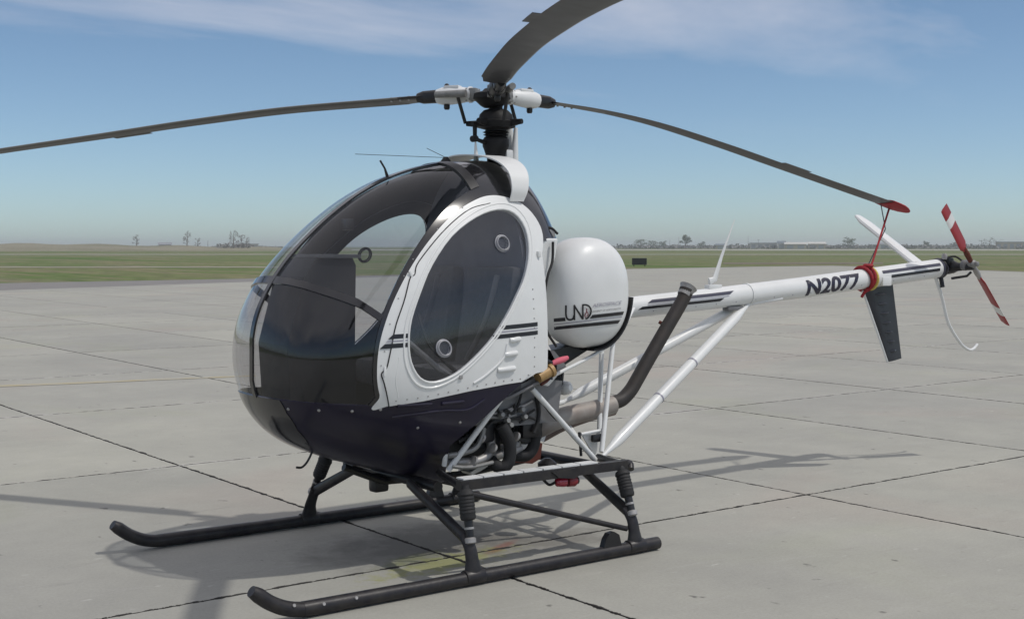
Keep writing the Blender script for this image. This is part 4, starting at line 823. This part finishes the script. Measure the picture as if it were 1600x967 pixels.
LINK = {302: .19, 182: .19, 60: .16}
def rotor_blade(az, zpts, pit0, pit1, gm='white'):
    a = rd(az); e = np.array((math.cos(a), math.sin(a), 0)); tdir = np.array((-math.sin(a), math.cos(a), 0)); zf = pchip([q[0] for q in zpts], [q[1] for q in zpts]); R = 4.09; ch = .172
    def c(r): return e*r+np.array((0, 0, float(zf(r))))
    AF = [(.25, 0), (.24, .35), (.19, .75), (.10, 1), (-.05, .95), (-.3, .6), (-.75, .04), (-.3, -.5), (-.05, -.8), (.10, -.85), (.19, -.65), (.24, -.3)]
    def loft(rs, chs, sel=None, grow=0.):
        V = []; Fc = []; pf = AF if sel is None else [AF[k] for k in sel]; n = len(pf)
        for r, cc in zip(rs, chs):
            t = (r-.5)/(R-.5); p_ = pit0+(pit1-pit0)*max(0, t); tt = tdir*math.cos(p_)+np.array((0, 0, math.sin(p_))); nn = np.cross(e, tt); 
            for s_, h in pf: V.append(c(r)+tt*cc*s_*(1+grow)+nn*(.0105+grow*.02)*h)
        for i in range(len(rs)-1):
            for j in range(n): Fc.append((i*n+j, i*n+(j+1) % n, (i+1)*n+(j+1) % n, (i+1)*n+j))
        return V, Fc+[tuple(range(n))[::-1], tuple((len(rs)-1)*n+j for j in range(n))]
    rs = list(np.linspace(.62, R, 40)); V, Fc = loft([.50, .56]+rs, [.10, .14]+[ch]*len(rs)); bl = mesh('rotor_blade', V, Fc, 'blade', H)
    V, Fc = loft(rs, [ch]*len(rs), [0, 1, 2, 10, 11], .012); mesh('leading_edge', V, Fc, 'bladeedge', bl)
    V, Fc = loft([.46, .60, .95], [.13, .155, .12], None, .03); mesh('root_doubler', V, Fc, 'black', bl)
    for k in range(3): MB().lathe(c(.55+.06*k)+tdir*.02-(0, 0, .014), (0, 0, 1), [(0, .007), (.028, .007)], 8).build('root_bolt', 'steel', bl)
    pt_ = lambda r: pit0+(pit1-pit0)*(r-.5)/(R-.5); te_ = lambda r, k_: c(r)-(tdir*math.cos(pt_(r))+np.array((0, 0, math.sin(pt_(r)))))*(.74*ch+k_); MB().ribbon([te_(r, 0) for r in (2.6, 2.75, 2.9)], [te_(r, .035) for r in (2.6, 2.75, 2.9)], .003).build('trim_tab', 'blade', bl)
    # grip housing
    g = MB().tube([c(.09)*1, c(.13), c(.131), c(.15), c(.151), c(.20), c(.27), c(.33), c(.365)], [.034, .036, .05, .05, .042, .05, .056, .054, .044], 12, oval=.9).build('blade_grip', gm, H)
    for k in range(6): q_ = 2*math.pi*k/6; MB().lathe(c(.155)+tdir*.036*math.cos(q_)+np.array((0, 0, .040*math.sin(q_))), e, [(0, .007), (.012, .006)], 8).build('grip_bolt', 'steel', g)
    MB().box(c(.26)+np.array((0, 0, .05)), (.10, .06, .02), rz=a, bev=.006).build('grip_cover', gm, g); MB().box(c(.115), (.05, .08, .075), rz=a, bev=.008).build('flap_hinge', 'alloy', g)
    MB().tube([c(.35), c(.46), c(.50)], [.042, .04, .028], 14, oval=.8).build('grip_end', 'black', g)
    MB().box(c(.37)+(0, 0, .0), (.16, .07, .05), rz=a, bev=.008).build('grip_fork', 'black', g)
    MB().lathe(c(.30)-(0, 0, .085), (0, 0, 1), [(0, .014), (.01, .019), (.03, .019), (.035, .014), (.14, .012), (.15, .017), (.16, .008)], 12).build('hinge_pin', 'black', g)
    dm = MB().tube([c(.14)+tdir*.075, c(.34)+tdir*.085], [.024, .02], 12).build('lag_damper', 'alloy', g)
    k_ = LINK[az]; pl = c(.20)+tdir*.075; MB().tube([pl, np.array((-.03, 0, 2.54))+e*k_+tdir*.03], .011, 8).build('pitch_link', 'black', g)
    return bl, c
rotor_blade(302, [(0, 2.715), (.29, 2.714), (.73, 2.70), (1.4, 2.677), (2.16, 2.62), (2.95, 2.546), (3.79, 2.47), (4.09, 2.44)], .14, .02)
blR, cR_ = rotor_blade(182, [(0, 2.712), (.42, 2.695), (.83, 2.672), (1.27, 2.628), (2.0, 2.51), (2.6, 2.398), (3.36, 2.256), (4.09, 2.12)], .10, .0)
rotor_blade(60, [(0, 2.715), (.45, 2.724), (.99, 2.739), (1.61, 2.735), (2.63, 2.689), (3.39, 2.633), (4.09, 2.565)], -.06, -.12, 'black')

# ================================================================== TIE-DOWN on the aft blade
tip = cR_(4.09); TD = empty('blade_tie_down', boom_c(-3.62), 'red rotor tie-down sock and strap from blade tip to tail boom', 'tie-down')
def chl(o): o.parent = TD; o.matrix_parent_inverse = Matrix.Translation(-Vector(TD.location)); return o
e_ = np.array((math.cos(rd(182)), math.sin(rd(182)), -.23)); e_ /= np.linalg.norm(e_); t_ = np.array((-math.sin(rd(182)), math.cos(rd(182)), 0)); V = []; Fc = []
prof2 = [(-.10, .10, .016), (.0, .10, .022), (.08, .09, .026), (.16, .065, .022), (.22, .035, .014), (.25, .008, .006)]; sn = np.cross(e_, t_)
for d, hwid, hh in prof2:
    for k in range(14): a = 2*math.pi*k/14; V.append(tip+e_*d-t_*.04+t_*hwid*math.cos(a)+sn*hh*math.sin(a))
for i in range(len(prof2)-1):
    for k in range(14): Fc.append((i*14+k, i*14+(k+1) % 14, (i+1)*14+(k+1) % 14, (i+1)*14+k))
Fc.append(tuple(range(14))[::-1]); Fc.append(tuple(70+k for k in range(14)))
chl(mesh('tip_sock', V, Fc, 'red'))
sb = tip+e_*.03; bc = boom_c(-3.66)
chl(MB().tube([sb-(0, 0, .02), bc+(0, .03, .085)], .0085, 8).build('tie_rope', 'red')); chl(MB().tube([tip-e_*.09-(0, 0, .01), tip-e_*.02-(0, 0, .20), bc+(-.05, -.08, .02)], .0045, 6).build('tie_rope', 'navy'))
def wrap(name, x0, x1, m, lean, r=.012):
    pts = [];
    for k in range(25):
        a = 2*math.pi*k/24; c = boom_c(x0); pts.append((x0+lean*math.sin(a), (BR(x0)+r)*math.cos(a), c[2]+(BR(x0)+r)*math.sin(a)))
    return chl(MB().tube(pts, r, 8, False).build(name, m))
wrap('boom_strap', -3.60, 0, 'red', .02, .014); wrap('boom_strap', -3.635, 0, 'red', -.015, .013); wrap('boom_strap', -3.675, 0, 'yellowcloth', .01, .011)
chl(MB().lathe(bc+(.02, .02, .08), (0, 0, 1), [(0, .03), (.02, .045), (.035, .03)], 12).build('strap_knot', 'red')); chl(MB().tube([boom_pt(-3.60, rd(-50), .01), boom_pt(-3.585, rd(-75), .03), boom_pt(-3.56, rd(-80), .06)], .012, 8).build('strap_tail', 'red'))

# ================================================================== FAR BACKGROUND
GZ = -.075
MF = dict(leaf=mat('hazy_leaf', (.135, .165, .105), .9, noise=.35, nscale=.6), dull=mat('hazy_twigs', (.22, .21, .20), .9, noise=.25, nscale=.5), bark=mat('bark', (.17, .15, .13), .9),
          wall=mat('pale_metal_wall', (.55, .54, .50), .7, noise=.1, nscale=.3), tan=mat('tan_wall', (.46, .41, .31), .8, noise=.1, nscale=.3), roof=mat('grey_roof', (.22, .23, .25), .7), slate=mat('slate_roof', (.12, .15, .18), .7), door=mat('hangar_door', (.28, .30, .32), .6), post=mat('grey_post', (.25, .25, .25), .7))
def hgt(toppy, dist, px):
    d = at_dist(px, dist); z = (d-CP)@cF
    # height whose top projects on the given row
    lo, hi = -1, 60
    for _ in range(40):
        m_ = (lo+hi)/2; q = np.array((d[0], d[1], m_))-CP; py = PH/2-FPX*(q@cU)/(q@cF)
        if py > toppy: lo = m_
        else: hi = m_
    return lo-GZ
def leafcloud(mb, c, rx, rz, n, size):
    for _ in range(n):
        v = rng.normal(size=3); v /= np.linalg.norm(v); rr = rng.random()**.45; p_ = np.array(c)+v*rr*np.array((rx, rx, rz))*(.75+.5*rng.random())
        a = rng.normal(size=3); a /= np.linalg.norm(a); b = np.cross(a, rng.normal(size=3)); b /= np.linalg.norm(b); s_ = size*(.6+.8*rng.random())
        mb.add([p_-a*s_, p_+b*s_*.7, p_+a*s_, p_-b*s_*.7], [(0, 1, 2, 3)])
def tree(px, toppy, dist, wpx, label, kind='leaf', bare=False, group='trees along the far airfield edge'):
    h = hgt(toppy, dist, px); r = wpx/FPX*dist/2; b = at_dist(px, dist, GZ); t = empty('tree', b, label, 'tree', group)
    tr = MB(); tr.tube([(0, 0, -.2), (.02*h, 0, .35*h), (0, .02*h, .7*h), (0, 0, .96*h)], [.028*h, .022*h, .013*h, .004*h], 7)
    cr_ = MB(); nb = 9
    for k in range(nb):
        z0 = h*(.25+.6*k/nb); a = rng.random()*6.28; l = r*(.9-.35*k/nb)*(.7+.5*rng.random()); e = np.array((l*math.cos(a), l*math.sin(a), z0+.12*h+.1*h*rng.random()))
        tr.tube([(0, 0, z0), e*(.55, .55, 1)+(0, 0, -.05*h), e], [.012*h, .008*h, .003*h], 5); leafcloud(cr_, e, r*.38, h*.1, 14 if bare else 46, h*.03 if bare else h*.042)
    if not bare: leafcloud(cr_, (0, 0, h*.66), r*.8, h*.32, 160, h*.045)
    o = tr.build('trunk', MF['bark'], t); cr_.build('crown', MF[kind], t, False); return t
A1 = 'leafless grey tree standing alone in the field beyond the grass'; 
tree(215, 367, 640, 12, 'small wispy bare tree alone on the far bank', 'dull', True); tree(294, 362, 620, 13, 'thin bare tree between the hangar roof and the bushy clump', 'dull', True); tree(310, 372, 630, 9, 'short twiggy tree beside the thin bare tree', 'dull', True)
tree(366, 361, 600, 16, 'tall narrow bare tree rising from the scrub clump', 'dull', True); tree(378, 366, 600, 18, 'twiggy grey tree in the scrub clump', 'dull', True); tree(386, 370, 610, 13, 'low grey tree at the edge of the scrub clump', 'dull', True)
tree(1071, 367, 900, 17, 'rounded green tree on the skyline beside the antenna blade', 'leaf'); tree(1325, 372, 880, 22, 'broad green tree beside the cream hangar with wide doors', 'leaf'); tree(1020, 376, 920, 20, 'low bushy tree between the spreading pale tree and the rounded tree', 'leaf')
tree(1000, 374, 930, 24, 'spreading pale green tree behind the dark field sign', 'leaf'); tree(1036, 377, 940, 14, 'small green tree next to the rounded skyline tree and its thin pole', 'leaf'); tree(1545, 371, 900, 18, 'thin pale tree above the tail rotor hub on the skyline', 'leaf', True); tree(1555, 374, 880, 22, 'pale loose tree touching the long yellowish warehouse', 'leaf', True); tree(1532, 375, 910, 16, 'smallest loose tree of the row beside the long yellowish warehouse', 'leaf', True)
tree(1095, 378, 930, 16, 'low green tree between the rounded skyline tree and the cream shed', 'leaf'); tree(1445, 377, 900, 10, 'small dark tree near the stabiliser on the skyline', 'leaf'); tree(1488, 378, 940, 14, 'squat green tree between the stabiliser and the tail rotor on the skyline', 'leaf')
def building(px0, px1, toppy, dist, label, wm, rm, gable=True, doors=2, depth=14):
    c = at_dist((px0+px1)/2, dist, GZ); wdt = (px1-px0)/FPX*dist; h = hgt(toppy, dist, (px0+px1)/2); he = h*.72 if gable else h*.93
    t = empty('building', c, label, 'building', 'buildings beyond the airfield'); d = c-CP; t.rotation_euler = (0, 0, math.atan2(d[1], d[0])-math.pi/2)
    w2, dp = wdt/2, depth/2
    MB().prism([(-w2, -.3), (w2, -.3), (w2, he), (-w2, he)], 'y', -dp, dp).build('wall', MF[wm], t, False)
    ov = .4
    if gable: MB().prism([(-dp-ov, he-.05), (dp+ov, he-.05), (0, h)], 'x', -w2-ov, w2+ov).build('roof', MF[rm], t, False)
    else: MB().prism([(-w2-ov, he), (w2+ov, he), (w2+ov, h), (-w2-ov, h)], 'y', -dp-ov, dp+ov).build('roof', MF[rm], t, False)
    for k in range(doors):
        x = -w2+wdt*(k+.5)/doors; q = wdt/doors*.3; MB().prism([(x-q, 0), (x+q, 0), (x+q, he*.75), (x-q, he*.75)], 'y', -dp-.12, -dp-.02).build('door', MF['door'], t, False)
    return t
building(250, 268, 379, 640, 'grey roofed low hangar beside the thin bare tree', 'wall', 'roof', True, 1); building(1172, 1212, 379.5, 900, 'long low white hangar behind the tail boom', 'wall', 'roof', False, 4); building(1214, 1226, 376.5, 890, 'small dark slate roofed house among the hangars', 'wall', 'slate', True, 1)
building(1226, 1258, 378.5, 880, 'tan metal hangar next to the slate roofed house', 'tan', 'wall', True, 2); building(1262, 1288, 378, 900, 'cream hangar with wide doors beside the tan hangar', 'tan', 'wall', True, 2, 18); building(1118, 1132, 381, 860, 'tiny cream shed with dark roof beyond the blade antenna', 'tan', 'slate', True, 1)
building(1372, 1392, 378.5, 890, 'pale gabled shed between the tie-down rope and the stabiliser', 'wall', 'roof', True, 1); building(1560, 1640, 377.8, 900, 'long flat roofed yellowish warehouse beyond the tail rotor', 'tan', 'roof', False, 9); building(385, 404, 381, 640, 'low white shed beside the scrub clump', 'wall', 'roof', False, 2)
def post(px, toppy, dist, label, arm=False):
    h = hgt(toppy, dist, px); c = at_dist(px, dist, GZ); b = MB().tube([(0, 0, -.2), (0, 0, h)], [.16, .09], 8)
    if arm: b.tube([(-.9, 0, h*.93), (.9, 0, h*.93)], .09, 6); b.box((-.9, 0, h*.93), (.5, .3, .2)); b.box((.9, 0, h*.93), (.5, .3, .2))
    o = b.build('light_pole', MF['post']); o.location = tuple(map(float, c)); return tag(o, label, 'pole', 'poles on the skyline')
post(1168, 368, 900, 'thin pole above the white hangar'); post(1060, 370, 900, 'thin pole beside the rounded green tree'); post(1046, 374, 900, 'shorter pole next to the thin pole by the rounded tree'); post(1184, 374, 890, 'twin lamp pole over the white hangar', True); post(362, 360, 610, 'bare mast beside the scrub clump'); post(326, 376, 620, 'lone thin pole beyond the short twiggy tree')
# scrub and far wood that reads as one mass
sc_ = MB()
for k in range(1500):
    px = rng.choice([rng.uniform(-120, 440), rng.uniform(930, 1720)], p=[.3, .7]); dist = rng.uniform(880, 1050); hh = rng.uniform(.8, 2.6)*(1.15 if px > 900 else .7); c = at_dist(px, dist, GZ+hh*.5); leafcloud(sc_, c, 3.2, hh*.55, 9, 1.0)
for k in range(60): c = at_dist(rng.uniform(345, 392), rng.uniform(590, 640), GZ+1.4); leafcloud(sc_, c, 2.0, 1.6, 14, .5)
o = sc_.build('scrub', MF['dull'], None, False); o['kind'] = 'stuff'; tag(o, 'low hazy scrub and brush along the horizon', 'scrub')
# low far bank on the left, pale runway strips
V = []; Fc = []; n = 40
for k in range(n+1):
    px = -500+1050*k/n; hh = 3.0*max(0, 1-abs(px-60)/520)**.8+.05
    for d_, z in ((500, GZ-.02), (560, GZ+hh*.4), (640, GZ+hh+.35*math.sin(px*.05)), (760, GZ-.02)): V.append(at_dist(px, d_, z))
for k in range(n):
    for j in range(3): Fc.append((4*k+j, 4*k+4+j, 4*k+5+j, 4*k+1+j))
o = mesh('far_bank', V, Fc, grassmat('dry_bank', [(.3, (.15, .15, .09)), (.5, (.23, .21, .15)), (.7, (.26, .235, .175))], .03, (1, .4, 1))); o['kind'] = 'structure'
MR = mat('pale_runway', (.37, .35, .31), .9, noise=.2, nscale=.05)
def strip(name, row0, row1, px0, px1, z, m):
    d0 = [P(x, row0, z=0.) for x in np.linspace(px0, px1, 6)]; d1 = [P(x, row1, z=0.) for x in np.linspace(px1, px0, 6)]; flat(name, [q[:2] for q in d0]+[q[:2] for q in d1], z, m)
strip('runway', 391.0, 389.6, -400, 2000, -.05, MR); strip('taxiway', 397.6, 396.8, -400, 2000, -.052, MR); strip('service_track', 411.5, 409.5, 1130, 1380, -.055, mat('bare_soil', (.17, .135, .10), .95, noise=.3, nscale=.2)); strip('grass_track', 417.0, 415.6, -400, 460, -.056, mat('dry_track', (.30, .28, .22), .95, noise=.3, nscale=.2))
# dark field sign
q = P(999, 416.3, z=GZ); sg_ = empty('field_sign', q, 'squat dark box sign standing at the edge of the apron grass', 'sign'); d = q-CP; sg_.rotation_euler = (0, 0, math.atan2(d[1], d[0])-math.pi/2)
MB().box((0, 0, .45), (1.35, .3, .62), bev=.02).build('sign_box', 'black', sg_, False)
for x in (-.5, .5): MB().cyl((x, 0, -.05), (x, 0, .16), .04).build('leg', 'black', sg_)
print('triangles', sum(len(o.data.polygons)*2 for o in bpy.data.objects if o.type == 'MESH'))

# ================================================================== HAZE
hz = MB().box((0, 0, 8.0), (9300, 9300, 18.2)).build('haze', 'white', None, False); hz['kind'] = 'stuff'; tag(hz, 'thin pale summer haze over the airfield', 'haze')
mh = bpy.data.materials.new('haze_air'); mh.use_nodes = True; th = mh.node_tree; th.nodes.clear(); oh = th.nodes.new('ShaderNodeOutputMaterial'); pv = th.nodes.new('ShaderNodeVolumePrincipled')
pv.inputs['Color'].default_value = (.90, .96, .95, 1); pv.inputs['Density'].default_value = .0004; pv.inputs['Anisotropy'].default_value = .2; th.links.new(pv.outputs[0], oh.inputs['Volume'])
hz.data.materials.clear(); hz.data.materials.append(mh)
